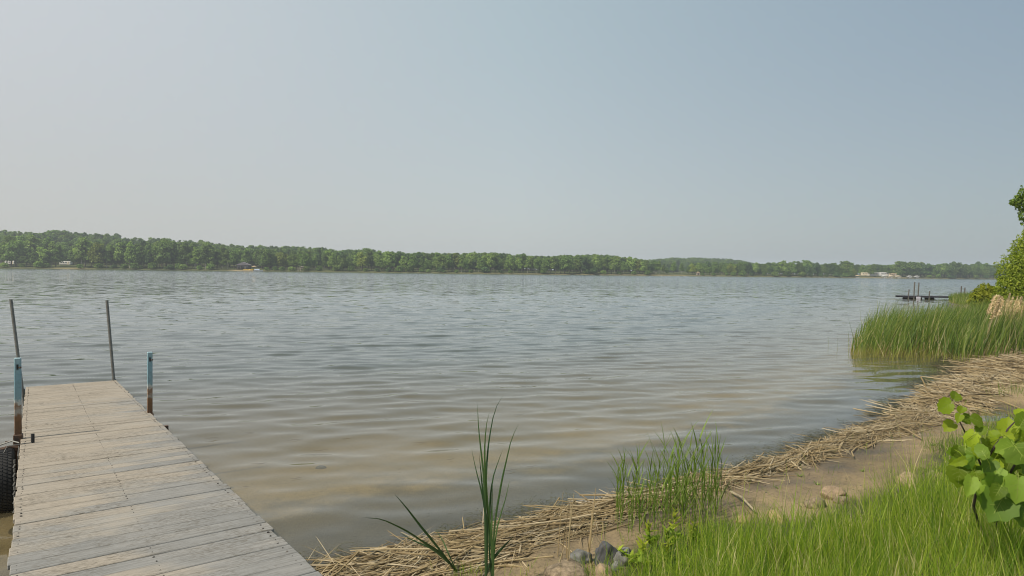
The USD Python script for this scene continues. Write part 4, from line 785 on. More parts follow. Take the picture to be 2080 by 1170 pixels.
tuft('grass_tuft', 'small bright grass tuft between the two cattails at the bottom edge', 965, 1168, 24, 0.11, 0.05, grass_mat, seed=2)
tuft('grass_tuft', 'green grass tuft beside the pitted tan stone', 1190, 1160, 40, 0.2, 0.06, grass_mat, seed=3)
tuft('grass_tuft', 'green grass tuft in front of the pinkish-grey stone', 1232, 1172, 40, 0.17, 0.06, grass_mat, seed=8)
tuft('grass_tuft', 'thin grass tuft in front of the dead reed stubs', 1075, 1165, 26, 0.12, 0.09, grass_mat, seed=4)
tuft('grass_tuft', 'grey-green tall grass tuft left of the leafy sapling', 1930, 915, 130, 0.34, 0.13, reed_mat, seed=5, w=0.006)
tuft('grass_tuft', 'dark grass tuft growing in the puddle at the right', 2010, 870, 60, 0.32, 0.12, reed_mat, seed=6, w=0.006)
tuft('grass_tuft', 'green grass tuft at the right frame edge beyond the puddle', 2066, 800, 60, 0.3, 0.2, stem_green, seed=7, w=0.007)
for k, (a_, b_, c_) in enumerate([(1612, 948, 'on the bare sand below the wrack line'), (1580, 992, 'on bare sand nearest the ochre stone'), (1624, 968, 'on bare sand just below the other sprout'), (1752, 958, 'on the sand left of the grass edge'), (1490, 985, 'by the wrack right of the young reeds'), (1660, 985, 'on the sand above the pink stone'), (2052, 775, 'bright green among straw at the right edge'), (1895, 905, 'on sand left of the sapling')]):
    r_ = np.random.default_rng(60 + k); p = ground_at(a_, b_); t = thing('sprout', 'small green weed sprout ' + c_, 'sprout', None, p)
    for j in range(11): part(t, 'leaf', blades(np.array([[0, 0, -0.01]]), np.array([j * 2.4]), np.array([0.045 + 0.035 * r_.random()]), np.array([0.012]), np.array([0.35 + 0.8 * r_.random()]), np.array([0.4]), 3, 1.7), stem_green)

# ------------------------------------------------------------------ cattails in the foreground, leaf by leaf
def traced_leaf(parent, pts, y0_, dy, width, mat, ox, oy, sc):
    px = np.array(pts, float) / sc + np.array([ox, oy]); n = len(px)
    s_ = np.concatenate([[0], np.cumsum(np.hypot(*np.diff(px, axis=0).T))]); s_ /= s_[-1]
    t = np.linspace(0, 1, 15); 
    from scipy.interpolate import PchipInterpolator
    X_, Y_ = PchipInterpolator(s_, px[:, 0])(t), PchipInterpolator(s_, px[:, 1])(t)
    c = np.array([at(a, b, y0_ + dy * (1 - k)) for a, b, k in zip(X_, Y_, t)])
    tan = np.gradient(c, axis=0); tan /= np.linalg.norm(tan, axis=1, keepdims=True)
    side = np.cross(tan, np.array([0.15, 1, 0.1])); side /= np.linalg.norm(side, axis=1, keepdims=True)
    nn = np.cross(side, tan); w = width * np.clip(t / 0.45, 0, 1) ** 0.8 * (1 - 0.25 * t)
    L, R_ = c - side * w[:, None] / 2 + nn * w[:, None] * 0.18, c + side * w[:, None] / 2 + nn * w[:, None] * 0.18
    v = np.stack([L, c, R_], 1).reshape(-1, 3); f = []
    for i in range(len(t) - 1):
        for j in (0, 1): a_ = 3 * i + j; f += [(a_, a_ + 1, a_ + 4), (a_, a_ + 4, a_ + 3)]
    return part(parent, 'leaf', (v, np.array(f)), mat, smooth=60)
ct = thing('cattail', 'tall dark green cattail with upright blade leaves standing in front of the water', 'cattail')
for k, pts in enumerate([[(990, 105), (995, 250), (1010, 400), (1030, 600), (1040, 900), (1038, 1185)], [(1064, 165), (1040, 280), (1033, 420), (1040, 600), (1055, 800), (1080, 1000), (1085, 1185)], [(1150, 62), (1095, 165), (1070, 280), (1050, 430), (1040, 600), (1036, 900), (1040, 1180)],
                         [(1244, 236), (1195, 345), (1165, 470), (1140, 580), (1115, 720), (1098, 830), (1086, 1000), (1086, 1180)], [(1146, 396), (1110, 490), (1085, 570), (1066, 720), (1060, 900), (1075, 1180)], [(953, 388), (975, 500), (1010, 640), (1035, 760), (1058, 900), (1080, 1050), (1086, 1180)],
                         [(1186, 578), (1160, 700), (1130, 800), (1105, 900), (1090, 1050), (1086, 1180)], [(1000, 418), (1012, 560), (1030, 740), (1048, 900), (1044, 1180)], [(1082, 598), (1078, 720), (1075, 900), (1082, 1180)], [(1010, 500), (1022, 640), (1038, 800), (1046, 1000), (1042, 1180)], [(1212, 928), (1150, 990), (1090, 1060), (1052, 1130), (1040, 1180)]]):
    traced_leaf(ct, pts, 4.16 + 0.02 * (k % 3), (-1) ** k * 0.08, [0.0165, 0.018, 0.0155, 0.0145, 0.015, 0.013, 0.011, 0.015, 0.0155, 0.0135, 0.020][k], dark_reed, 640, 780, 3.0)
ct2 = thing('cattail', 'leaning cattail with leaves swept to the left over the shoreline', 'cattail')
for k, pts in enumerate([[(480, 666), (560, 760), (640, 865), (710, 950), (780, 1040), (860, 1145)], [(290, 815), (385, 822), (480, 858), (570, 905), (680, 980), (770, 1045), (856, 1140)], [(510, 903), (600, 955), (700, 1000), (800, 1080), (858, 1142)], [(600, 923), (700, 985), (770, 1035), (858, 1140)], [(728, 883), (775, 950), (810, 1030), (862, 1142)]]):
    traced_leaf(ct2, pts, 4.5, [-0.15, -0.5, 0.1, -0.2, 0.15][k], [0.021, 0.017, 0.015, 0.015, 0.012][k], dark_reed, 640, 780, 3.0)

# ------------------------------------------------------------------ the stand of young reeds: every stem a plant
for v_ in range(7):
    r_ = np.random.default_rng(300 + v_); pr = proto('class_young_reed_%s' % 'abcdefg'[v_]); bend = r_.normal() * 0.05
    zz = np.linspace(0, 0.72, 5); part(pr, 'stem', tube(np.stack([bend * zz ** 2 * 2, 0.02 * zz, zz], 1), [0.0045, 0.004, 0.0035, 0.003, 0.0015], 5), stem_green)
    for k in range(8):
        z0 = 0.06 + 0.09 * k; a_ = (k % 2) * math.pi + r_.normal() * 0.5
        v, f = blades(np.array([[bend * z0 ** 2 * 2, 0.02 * z0, z0]]), np.array([a_]), np.array([0.24 + 0.10 * r_.random()]), np.array([0.0145]), np.array([0.18 + 0.25 * r_.random()]), np.array([0.15 + 0.3 * r_.random()]), 5, 1.7, np.array([a_ + math.pi / 2 + 0.6]))
        part(pr, 'leaf', (v, f), stem_green)
rng = np.random.default_rng(17)
reed_tops = [(1231, 922, 1060), (1238, 955, 1075), (1248, 908, 1045), (1251, 915, 1048), (1262, 940, 1050), (1270, 935, 1065), (1278, 902, 1055), (1281, 897, 1040), (1286, 930, 1050), (1293, 925, 1060), (1300, 940, 1070), (1308, 922, 1040), (1316, 920, 1035), (1330, 890, 1030), (1326, 965, 1080), (1338, 905, 1040), (1346, 860, 1030), (1352, 900, 1050), (1358, 890, 1040), (1368, 862, 1035), (1371, 862, 1060), (1376, 905, 1045), (1382, 872, 1030), (1389, 865, 1040), (1395, 895, 1050), (1402, 900, 1060), (1411, 868, 1030), (1419, 845, 1045), (1424, 885, 1050), (1428, 905, 1060), (1436, 870, 1035), (1444, 895, 1040), (1450, 880, 1030), (1457, 870, 1030), (1463, 868, 1040), (1469, 880, 1050), (1478, 885, 1030), (1488, 890, 1035), (1350, 950, 1085), (1310, 980, 1090), (1275, 985, 1085), (1388, 960, 1080), (1412, 945, 1075), (1440, 950, 1070), (1260, 1000, 1095), (1330, 1000, 1090), (1365, 930, 1060), (1400, 930, 1050), (1430, 940, 1055), (1300, 990, 1075)]
for k in range(34): x_ = 1240 + 245 * rng.random(); reed_tops.append((x_, 890 + 110 * rng.random() - 12 * (x_ > 1340), 1035 + 50 * rng.random()))
for k, (tx, ty_, by) in enumerate(reed_tops):
    p = ground_at(tx - 6 + 10 * rng.random() - 0.14 * (tx - 1360), by + 4); top = at(tx, ty_, p[1]); hh = max(0.3, top[2] - p[2])
    zone_ = 'left edge' if tx < 1262 else 'left half' if tx < 1330 else 'middle' if tx < 1380 else 'right half' if tx < 1440 else 'right edge'; tall_ = 'tall' if hh > 0.62 else 'short' if hh < 0.45 else 'middle-high'; row_ = 'front' if by > 1062 else 'rear'
    thing('young_reed', f'{tall_} young green reed in the {row_} of the shore stand, {zone_}', 'reed', f'{tall_} young reeds in the {row_} of the shore stand, {zone_}', p, rng.random() * 6.28, hh / 0.92, '/World/class_young_reed_%s' % 'abcdefg'[k % 7])
for k, (bx_, by, tx, ty_) in enumerate([(1232, 1045, 1222, 975), (1222, 1010, 1226, 970)]): pass
# two thin reeds standing alone in the water
for uu, tp, bt, lab in ((1682.5, 684, 702, 'left of two lone thin reeds standing in open water'), (1700.5, 686, 711, 'right of two lone thin reeds standing in open water')):
    p = on_z(uu, bt, 0.0); top = at(uu, tp, p[1]); single('lone_reed', tube([p - np.array([0, 0, .4]), p, top], [0.004, 0.0032, 0.0015], 5), reed_mat, lab, 'reed')

# broken dead reed stubs at the bottom
stubs = [((1152, 1165), (1166, 1003), .011), ((1132, 1130), (1144, 998), .007), ((1148, 1165), (1150, 1075), .012), ((1158, 1160), (1160, 1010), .008), ((1196, 1130), (1210, 992), .012), ((1192, 1130), (1203, 1030), .010), ((1242, 1135), (1188, 1056), .006), ((1250, 1150), (1215, 1090), .005), ((1122, 1172), (1146, 1110), .007), ((1205, 1150), (1190, 1065), .006), ((1310, 1070), (1302, 1042), .006), ((1533, 1047), (1484, 1005), .008), ((1140, 1140), (1159, 1016), .007), ((1524, 1090), (1502, 1040), .004)]
for k, (b_, t_, r0) in enumerate(stubs):
    p = ground_at(*b_); q = at(*t_, p[1] + 0.05 * ((k % 3) - 1))
    single('dead_reed_stub', tube([p - np.array([0, 0, 0.03]), p * 0.5 + q * 0.5 + np.array([0.008 * (k % 3 - 1), 0, 0]), q], [r0 * 0.5, r0 * 0.45, r0 * 0.18], 5), straw_mat, 'dead tan reed stub standing or leaning among the stones and grass at the bottom', 'dead reed', 'dead reed stubs among the stones')

# ------------------------------------------------------------------ the wrack of dead reed stalks along the waterline
shx = np.array([-3.0, -1.5, -0.43, 0.78, 2.14, 2.85, 4.52, 5.68, 7.51, 9.7, 11.2, 14.0, 18.0]); width_w = np.array([0.5, 0.75, 0.85, 0.58, 0.36, 0.28, 0.62, 0.85, 1.15, 1.7, 2.2, 2.6, 2.0])
line = SHORE[(SHORE[:, 0] > -4) & (SHORE[:, 0] < 19)]; seg = np.hypot(*np.diff(line, axis=0).T); cum = np.concatenate([[0], np.cumsum(seg)])
def along_shore(s_):
    x, y = np.interp(s_, cum, line[:, 0]), np.interp(s_, cum, line[:, 1]); x2, y2 = np.interp(s_ + 0.3, cum, line[:, 0]), np.interp(s_ + 0.3, cum, line[:, 1])
    d = np.stack([x2 - x, y2 - y], -1); d /= np.linalg.norm(d, axis=-1, keepdims=True) + 1e-12
    return x, y, d
def wrack_spot(n, r_, bias=1.0):
    s_ = r_.random(n) ** bias * (cum[-1] - 0.5); x, y, d = along_shore(s_)
    w_ = np.interp(x, shx, width_w); o = 0.05 + w_ * np.clip(0.5 + 0.27 * r_.normal(size=n), 0.0, 1.0)
    return x + d[:, 1] * o, y - d[:, 0] * o, np.arctan2(d[:, 1], d[:, 0]), np.clip(1 - np.abs((o - 0.05) / w_ - 0.5) * 1.9, 0, 1), x
def stalk_mesh(r_, L, r0):
    t = np.linspace(-0.5, 0.5, 5); b1, b2 = r_.normal() * 0.05, r_.normal() * 0.02
    return tube(np.stack([t * L, b1 * L * (t * 2) ** 2, b2 * L * (t * 2) ** 2], 1), r0 * np.array([1, 0.95, 0.88, 0.75, 0.5]), 5)
for k in range(8):
    r_ = np.random.default_rng(400 + k); pr = proto('class_dead_stalk_%s' % 'abcdefgh'[k]); part(pr, 'stalk', stalk_mesh(r_, 1.0, 0.0058 + 0.002 * r_.random()), straw_mat)
rng = np.random.default_rng(23)
sx, sy, sa, pile, xx_ = wrack_spot(900, rng, 1.25)
inview = np.flatnonzero((np.hypot(sx, sy) < 10.5) & (sx > -1.9))[:290]
for i in inview:
    z = float(land(sx[i], sy[i])) + 0.012 + 0.10 * pile[i] * rng.random() ** 0.7
    u_ = 1040 + FPX * sx[i] / sy[i]            # roughly the column it is seen at
    where = 'between the dock and the leaning cattail' if u_ < 860 else 'between the leaning and the tall cattail' if u_ < 980 else 'right of the tall cattail by the stones' if u_ < 1230 else 'behind the young reeds' if xx_[i] < 2.6 else 'in the middle of the wrack line' if xx_[i] < 4.2 else 'where the wrack widens past the sand' if xx_[i] < 5.6 else 'towards the green reed bed'
    L_ = 0.42 + 0.8 * rng.random(); da = rng.normal() * 0.27
    look = ('short ' if L_ < 0.62 else 'long ' if L_ > 0.98 else 'middling ') + ('tan reed stalk slanting across the wrack ' if abs(da) > 0.3 else 'tan reed stalk lying along the wrack ')
    thing('dead_reed_stalk', look + where, 'dead reed', look.replace('stalk', 'stalks') + where, (sx[i], sy[i], z), sa[i] + da + (math.pi if rng.random() < .5 else 0), (L_, 0.9 + 0.5 * rng.random(), 1.1), '/World/class_dead_stalk_%s' % 'abcdefgh'[rng.integers(8)])
N = 11000
sx, sy, sa, pile, xx_ = wrack_spot(N, rng, 1.0); gap_ = n2(sx, sy, 2.3, 61, 3) + 0.5 > 0.40; sx, sy, sa, pile, xx_ = sx[gap_], sy[gap_], sa[gap_], pile[gap_], xx_[gap_]; N = len(sx)
ms = []; gz = land(sx, sy)
templ = [stalk_mesh(np.random.default_rng(500 + k), 1.0, 1.0) for k in range(10)]
for i in range(N):
    v, f = templ[rng.integers(10)]; L = (0.16 + 0.6 * rng.random() ** 1.6) * (1.0 if sy[i] < 10 else 1.8); r0 = (0.0019 + 0.0042 * rng.random() ** 1.5) * (1.0 if sy[i] < 10 else 1.9)
    v = v * np.array([L, 1, 1]); v[:, 1:] = v[:, 1:] * np.where(np.abs(v[:, 1:]) > 5, 1, 1); v = np.column_stack([v[:, 0], v[:, 1] * r0, v[:, 2] * r0])
    a_ = sa[i] + rng.normal() * (0.38 if rng.random() < 0.75 else 1.1); ti = rng.normal() * 0.07; c_, s_ = math.cos(a_), math.sin(a_)
    z = v[:, 2] + v[:, 0] * ti
    ms.append((np.column_stack([sx[i] + v[:, 0] * c_ - v[:, 1] * s_, sy[i] + v[:, 0] * s_ + v[:, 1] * c_, gz[i] + 0.006 + 0.085 * pile[i] * rng.random() + z]), f))
single('reed_litter', cat_mesh(ms), straw_mat, 'tan litter of short broken dead reeds heaped along the waterline', 'reed litter', None, 'stuff')
M_ = 5200; sx, sy, sa, pile, xx_ = wrack_spot(M_, rng, 1.0)   # flat dead leaves among the stalks
V, F = blades(np.column_stack([sx, sy, land(sx, sy) + 0.012 + 0.085 * pile * rng.random(M_)]), sa + rng.normal(size=M_) * 0.5 + np.pi * (rng.random(M_) < 0.5), 0.12 + 0.4 * rng.random(M_) ** 1.5, 0.004 + 0.008 * rng.random(M_), 1.42 + 0.12 * rng.random(M_), 0.25 * rng.random(M_) - 0.05, 3, 1.6)
single('leaf_litter', (V, F), straw_mat, 'pale flat dead reed leaves among the stalks of the wrack', 'reed litter', None, 'stuff')
M_ = 1500; sx, sy, sa, pile, xx_ = wrack_spot(M_, rng, 1.0); s0 = shore_s(sx, sy); sx, sy, sa = sx[s0 < 0.32], sy[s0 < 0.32], sa[s0 < 0.32]; ms = []
for i in range(len(sx)):
    v, f = templ[rng.integers(10)]; r0 = 0.003 + 0.003 * rng.random(); v = v * np.array([0.15 + 0.5 * rng.random(), r0, r0]); a_ = sa[i] + rng.normal() * 0.5; c_, s_ = math.cos(a_), math.sin(a_)
    ms.append((np.column_stack([sx[i] + v[:, 0] * c_ - v[:, 1] * s_, sy[i] + v[:, 0] * s_ + v[:, 1] * c_, max(0.004, float(land(sx[i], sy[i]))) + 0.008 + 0.03 * rng.random() + v[:, 2]]), f))
single('wet_litter', cat_mesh(ms), foliage('wet_dark_straw', [(0, (0.06, 0.047, 0.028)), (0.6, (0.12, 0.098, 0.052)), (1, (0.22, 0.18, 0.095))], 0.04, 0.4, 0.5), 'wet dark reed bits at the very edge of the water', 'reed litter', None, 'stuff')
# bits drifting in the shallows
for k, (x_, y_, l_) in enumerate([(270, 402, 30), (160, 470, 60), (340, 625, 60), (540, 597, 40), (775, 635, 70), (1050, 628, 36), (1165, 610, 26), (1300, 580, 60), (1440, 650, 60), (590, 760, 70), (915, 690, 60), (785, 838, 50), (1330, 790, 14), (1915, 795, 70), (2030, 775, 50), (1965, 500, 50), (520, 882, 30), (1260, 523, 28), (1600, 738, 36), (1165, 612, 20)]):
    p = on_z(300 + x_ / 2.6, 650 + y_ / 2.6, 0.005); L = l_ / 2.6 * p[1] / FPX; a_ = 0.33 + 0.1 * rng.normal(); d_ = np.array([math.cos(a_), math.sin(a_), 0]) * L / 2
    single('floating_bit', (lambda m: (np.column_stack([m[0][:, :2], p[2] + 0.006 + (m[0][:, 2] - p[2]) * 0.25]), m[1]))(tube([p - d_ * 1.2, p, p + d_ * 0.6 + [0, 0.004, 0], p + d_ * 1.2], [0.0015, 0.0042, 0.003, 0.001], 6)), twig, 'dark bit of dead reed floating in the rippled shallows', 'floating reed', 'dark reed bits floating in the shallows')
single('sunken_stone', (trimesh.creation.icosphere(2).vertices * [0.07, 0.05, 0.035] + [*on_z(652, 935, -0.2)[:2], 0.0] + [0, 0, float(land(*on_z(652, 935, -0.2)[:2])) + 0.0], trimesh.creation.icosphere(2).faces), stone_d, 'small dark stone showing through the shallow water right of the dock', 'stone', smooth=True)
# long stalks that stand out
for k, (a_, b_, lab) in enumerate([((2000, 812), (2075, 834), 'long orange-tan stalk lying beside the puddle at the right'), ((1870, 768), (1886, 806), 'pale stalk sticking up out of the wrack by the reed bed'), ((1815, 868), (1873, 897), 'long pale stalk lying loose on the sand at the right'), ((1990, 782), (2085, 788), 'bundle-straight yellow stalk across the straw at the right edge'), ((690, 1150), (752, 1134), 'orange-brown stalk lying at the water edge by the dock'), ((700, 1165), (745, 1140), 'short brown stalk crossing the mud by the dock'), ((1484, 1005), (1533, 1045), 'long bent yellow stalk lying from the young reeds to the grass')]):
    p, q = ground_at(*a_), ground_at(*b_); up = 0.03
    if 'sticking' in lab: q, p = ground_at(*b_), at(*a_, ground_at(*b_)[1] + 0.1)
    single('long_dead_stalk', tube([p + [0, 0, up], (p + q) / 2 + [0, 0, up + 0.03], q + [0, 0, up]], [0.012, 0.011, 0.008], 6), straw_mat, lab, 'dead reed')

# rotting dark weed and green algae between wrack and water
rng = np.random.default_rng(29); N = 26000
s_ = rng.random(N) * (cum[-1] - 0.5); x, y, d = along_shore(s_)
o = -0.06 + 0.22 * rng.normal(size=N) - 0.20 * np.clip(n2(x, y, 0.8, 71), 0, 1); wid = np.clip((x - 2) / 6, 0.6, 2.0); o = o * wid
px_, py_ = x + d[:, 1] * o, y - d[:, 0] * o
keepw = (n2(px_, py_, 1.1, 72) + 0.5 > 0.40) & (np.abs(land(px_, py_) + 0.012) < 0.042)
px_, py_ = px_[keepw], py_[keepw]; n_w = len(px_)
zw = np.maximum(land(px_, py_), 0.0) + 0.012 + 0.016 * rng.random(n_w)
V, F = blades(np.column_stack([px_, py_, zw]), rng.random(n_w) * 6.28, (0.03 + 0.07 * rng.random(n_w)) * np.clip(py_ / 8, 0.6, 1.8), (0.004 + 0.006 * rng.random(n_w)) * np.clip(py_ / 7, 0.7, 2), 1.45 + 0.12 * rng.random(n_w), 0.12 * rng.random(n_w), 3, 1.5, None)
algae = foliage('green_algae', vary=0.0, ramp= [(0, (0.04, 0.04, 0.016)), (0.3, (0.11, 0.11, 0.03)), (0.7, (0.19, 0.19, 0.045)), (1, (0.32, 0.30, 0.11))], trans=0.1, rough=0.55, spec=0.4)
single('water_weed', (V, F), algae, 'dark and olive rotting weed along the waterline', 'weed', None, 'stuff')

# ------------------------------------------------------------------ the reed bed at the right
rng = np.random.default_rng(31)
front = [on_z(1722, 719), on_z(1760, 722), on_z(1800, 724), on_z(1850, 720), on_z(1900, 724), on_z(1950, 738)]
BED = Polygon([tuple(p[:2]) for p in front] + [(12.6, 16.9), (14.2, 17.2), (17.5, 20.5), (20, 24.5), (21.5, 28), (19.5, 28.5), (17.0, 27.2), (14.8, 25.4), (12.5, 23.4), (10.95, 20.9)]).buffer(0)
FRINGE = Polygon([(33.0, 48.5), (36, 50), (44, 61), (47, 66), (44.5, 66.0), (40.5, 61.2), (36.2, 54.5)])
def scatter(poly, n, r_, clumpy=0.0, sc=0.8, seed=0):
    out = []; x0_, y0_, x1_, y1_ = poly.bounds
    while sum(map(len, out)) < n:
        P = np.stack([r_.uniform(x0_, x1_, 8000), r_.uniform(y0_, y1_, 8000)], 1); P = P[shapely.contains_xy(poly, P[:, 0], P[:, 1])]
        if clumpy: P = P[r_.random(len(P)) < np.clip(1 - clumpy + 2 * clumpy * (n2(P[:, 0], P[:, 1], sc, seed) + 0.5 - 0.1), 0, 1)]
        out.append(P)
    return np.vstack(out)[:n]
P = scatter(BED, 6900, rng, 0.75, 1.1, 81)
base_z = np.maximum(land(P[:, 0], P[:, 1]), -0.5); n_b = len(P)
edge = shapely.distance(shapely.points(P[:, 0], P[:, 1]), BED.exterior)
tall = 1.0 + 1.05 * (n2(P[:, 0], P[:, 1], 0.55, 82) + 0.0); hgt = (0.92 + 0.72 * rng.random(n_b) ** 0.9) * np.clip(tall, 0.6, 1.35) * np.clip(0.62 + edge * 0.7, 0.62, 1.0) * np.where(P[:, 0] > 12.4, 0.92, 1.0)
wind = rng.normal(size=n_b) * 0.6 - 0.1
V, F = blades(np.column_stack([P, base_z]), wind, hgt - base_z.clip(None, 0), 0.013 + 0.016 * rng.random(n_b), np.abs(rng.normal(size=n_b)) * 0.13, 0.15 + 0.6 * rng.random(n_b), 4, 1.8, rng.random(n_b) * 6.283)
single('reed_bed', (V, F), reed_mat, 'dense green reed bed standing in the water at the right', 'reeds', None, 'stuff')
rim = BED.buffer(0.75).difference(BED); P = scatter(rim, 900, rng, 0.8, 1.4, 84); P = P[(shore_s(P[:, 0], P[:, 1]) < 0.3) & (P[:, 0] / P[:, 1] > 0.512) & (P[:, 1] < 19.5)]; bz = np.maximum(land(P[:, 0], P[:, 1]), -0.4); m_ = len(P)
V, F = blades(np.column_stack([P, bz]), rng.normal(size=m_) * 0.9, 0.45 + 0.75 * rng.random(m_) - bz.clip(None, 0), 0.012 + 0.012 * rng.random(m_), np.abs(rng.normal(size=m_)) * 0.16, 0.15 + 0.6 * rng.random(m_), 4, 1.8, rng.random(m_) * 6.283)
single('outlying_reeds', (V, F), reed_mat, 'sparse outlying reeds in the water around the edge of the reed bed', 'reeds', None, 'stuff')
P = scatter(BED, 1500, rng, 0.5, 0.7, 91); bz = np.maximum(land(P[:, 0], P[:, 1]), -0.05)
V, F = blades(np.column_stack([P, bz]), rng.random(1500) * 6.28, 0.3 + 0.75 * rng.random(1500), np.full(1500, 0.014), np.abs(rng.normal(size=1500)) * 0.55, rng.random(1500) * 0.4, 3, 1.6, rng.random(1500) * 6.28)
single('dead_reeds', (V, F), straw_mat, 'broken straw-coloured reeds standing low inside the green reed bed', 'reeds', None, 'stuff')
P = scatter(FRINGE, 3600, rng, 0.3, 0.5, 92); bz = np.maximum(land(P[:, 0], P[:, 1]), -0.3)
V, F = blades(np.column_stack([P, bz]), rng.random(3600) * 6.28, 0.3 + 0.6 * rng.random(3600), np.full(3600, 0.028), np.abs(rng.normal(size=3600)) * 0.12, rng.random(3600) * 0.4, 3, 1.7, rng.random(3600) * 6.28)
single('reed_fringe', (V, F), reed_mat, 'far strip of dull green reeds in front of the far dock', 'reeds', None, 'stuff')
# tall tan reed grass with plumes at the right edge
LAND_REED = Polygon([(13.2, 17.2), (14.6, 17.0), (18, 19), (24, 26), (26, 33), (22.5, 29), (17.2, 22.0)])
P = scatter(LAND_REED, 5200, rng, 0.3, 0.8, 95); bz = land(P[:, 0], P[:, 1]); m_ = len(P)
V, F = blades(np.column_stack([P, bz - 0.02]), rng.random(m_) * 6.28, 0.55 + 0.7 * rng.random(m_), 0.012 + 0.01 * rng.random(m_), np.abs(rng.normal(size=m_)) * 0.12, rng.random(m_) * 0.6, 3, 1.7, rng.random(m_) * 6.28)
single('land_reeds', (V, F), reed_mat, 'green reeds on the bank below the big bush at the right edge', 'reeds', None, 'stuff')
P = scatter(LAND_REED, 1700, rng, 0.4, 0.8, 97); bz = land(P[:, 0], P[:, 1])
V, F = blades(np.column_stack([P, bz]), rng.random(1700) * 6.28, 0.45 + 0.85 * rng.random(1700), np.full(1700, 0.016), np.abs(rng.normal(size=1700)) * 0.5, rng.random(1700) * 0.5, 3, 1.6, rng.random(1700) * 6.28)
single('dead_bank_reeds', (V, F), straw_mat, 'bent straw-coloured reeds among the green reeds on the right bank', 'reeds', None, 'stuff')
def plume_reed(px, py, y, tip, label, n, seed, lean):
    r_ = np.random.default_rng(seed); top = at(px, py, y); b = np.array([top[0] - lean * 0.9, y, float(land(top[0], y))]); t = thing('plume_reed', label, 'dry reed', 'dry tan reeds with plumes at the right edge' if 'clump' not in label else None, b)
    H = top[2] - b[2]
    for k in range(n):
        o = r_.normal(size=2) * 0.07; h_ = H * (0.82 + 0.2 * r_.random()); ln = lean * (0.8 + 0.4 * r_.random())
        pts = [(o[0], o[1], -0.05), (o[0] + ln * 0.35, o[1], h_ * 0.5), (o[0] + ln * 0.8, o[1], h_ * 0.86), (o[0] + ln, o[1], h_)]
        st_ = part(t, 'stalk', tube(pts, [0.008, 0.007, 0.005, 0.003], 5), straw_mat)
        m = 110; q = r_.random(m); c = np.column_stack([o[0] + ln * (0.35 + (0.20 + 0.32 * q) * 1.3) + r_.normal(size=m) * 0.022 * (1.1 - q), o[1] + r_.normal(size=m) * 0.022, h_ * (0.70 + 0.32 * q)])
        part(t, 'plume', leaf_cards(c, r_.normal(size=(m, 3)), 0.026 + 0.024 * r_.random(m), r_, 3.6), plume_mat)
plume_reed(2026, 601, 18.4, None, 'leaning clump of tall tan dry reeds at the left of the dry reeds', 7, 1, 0.42)
for k, (a_, b_, c_) in enumerate([(2030, 606, 18.0), (2042, 602, 19.0), (2050, 608, 17.6), (2058, 604, 18.4), (2066, 600, 19.2), (2074, 606, 17.8), (2082, 602, 18.6), (2036, 615, 17.2), (2062, 614, 17.0), (2078, 616, 17.4), (2090, 606, 18.0), (2100, 604, 18.6), (2048, 620, 16.8), (2012, 612, 18.5), (2022, 614, 18.0), (2034, 598, 19.5), (2046, 596, 20), (2056, 612, 18.0), (2070, 610, 18.2), (2086, 612, 18.0), (2026, 622, 17.0), (2070, 624, 17.0)]):
    plume_reed(a_, b_, c_ + 3.6, None, 'dry tan reed with feathery plume in front of the big bush', 3, 10 + k, 0.18)

# ------------------------------------------------------------------ bushes and trees on the near bank at the right
bright = foliage('bright_bush_leaves', vary=0.0, ramp= [(0, (0.080, 0.120, 0.010)), (0.5, (0.150, 0.195, 0.016)), (1, (0.21, 0.245, 0.026))], trans=0.45, rough=0.5, spec=0.3)
bright_y = foliage('yellow_bush_leaves', [(0, (0.11, 0.135, 0.010)), (0.5, (0.16, 0.18, 0.014)), (1, (0.20, 0.22, 0.02))], 0.48, 0.5, 0.25)
deep = foliage('deep_green_leaves', vary=0.0, ramp= [(0, (0.050, 0.090, 0.012)), (0.5, (0.082, 0.132, 0.016)), (1, (0.135, 0.180, 0.022))], trans=0.46, rough=0.5, spec=0.3)
def big_crown(lobes, n, size, seed, mat_aspect=1.7):
    r_ = np.random.default_rng(seed); lobes = np.array(lobes, float); k = r_.choice(len(lobes), n, p=lobes[:, 3] ** 2 / (lobes[:, 3] ** 2).sum())
    d = r_.normal(size=(n, 3)); d /= np.linalg.norm(d, axis=1, keepdims=True)
    f = 0.50 + 0.72 * meshkit.fbm(d * 3.1 + k[:, None] * 5.3, 3, seed); rad = lobes[k, 3] * f * (0.70 + 0.34 * r_.random(n) ** 0.6)
    c = lobes[k, :3] + d * rad[:, None]
    return leaf_cards(c, d * 0.8 + r_.normal(size=(n, 3)) * 0.6 + [0, 0, 0.2], size * (0.6 + 0.8 * r_.random(n)), r_, mat_aspect)
bc = at(2112, 640, 33.0); bc[2] = float(land(bc[0], bc[1]))
t = thing('big_bush', 'big bright green bush on the bank at the right edge', 'bush', None, bc)
part(t, 'crown', big_crown([(0, 0, 1.5, 1.7), (-1.0, -0.2, 1.2, 1.3), (-1.55, -0.3, 0.95, 0.95), (-0.5, -0.3, 2.4, 1.35), (0.4, 0.2, 3.0, 1.5), (1.2, 0, 1.8, 1.7), (-1.15, 0, 2.0, 1.05), (1.4, 0.6, 3.4, 1.4), (-0.1, -0.7, 0.9, 1.3), (0.1, 0, 3.7, 1.0), (-0.35, 0, 3.2, 1.0), (0.6, 0.2, 4.4, 1.0)], 40000, 0.082, 71), bright)
for a_ in range(5): part(t, 'stem', tube([(0.1 * a_ - 0.2, 0, -0.3), (0.4 * a_ - 0.8, 0.1 * (a_ - 2), 1.2), (0.75 * a_ - 1.5, 0.1, 2.6)], [0.08, 0.055, 0.02], 6), bark)
bc2 = at(2000, 610, 36.0); bc2[2] = float(land(bc2[0], bc2[1]))
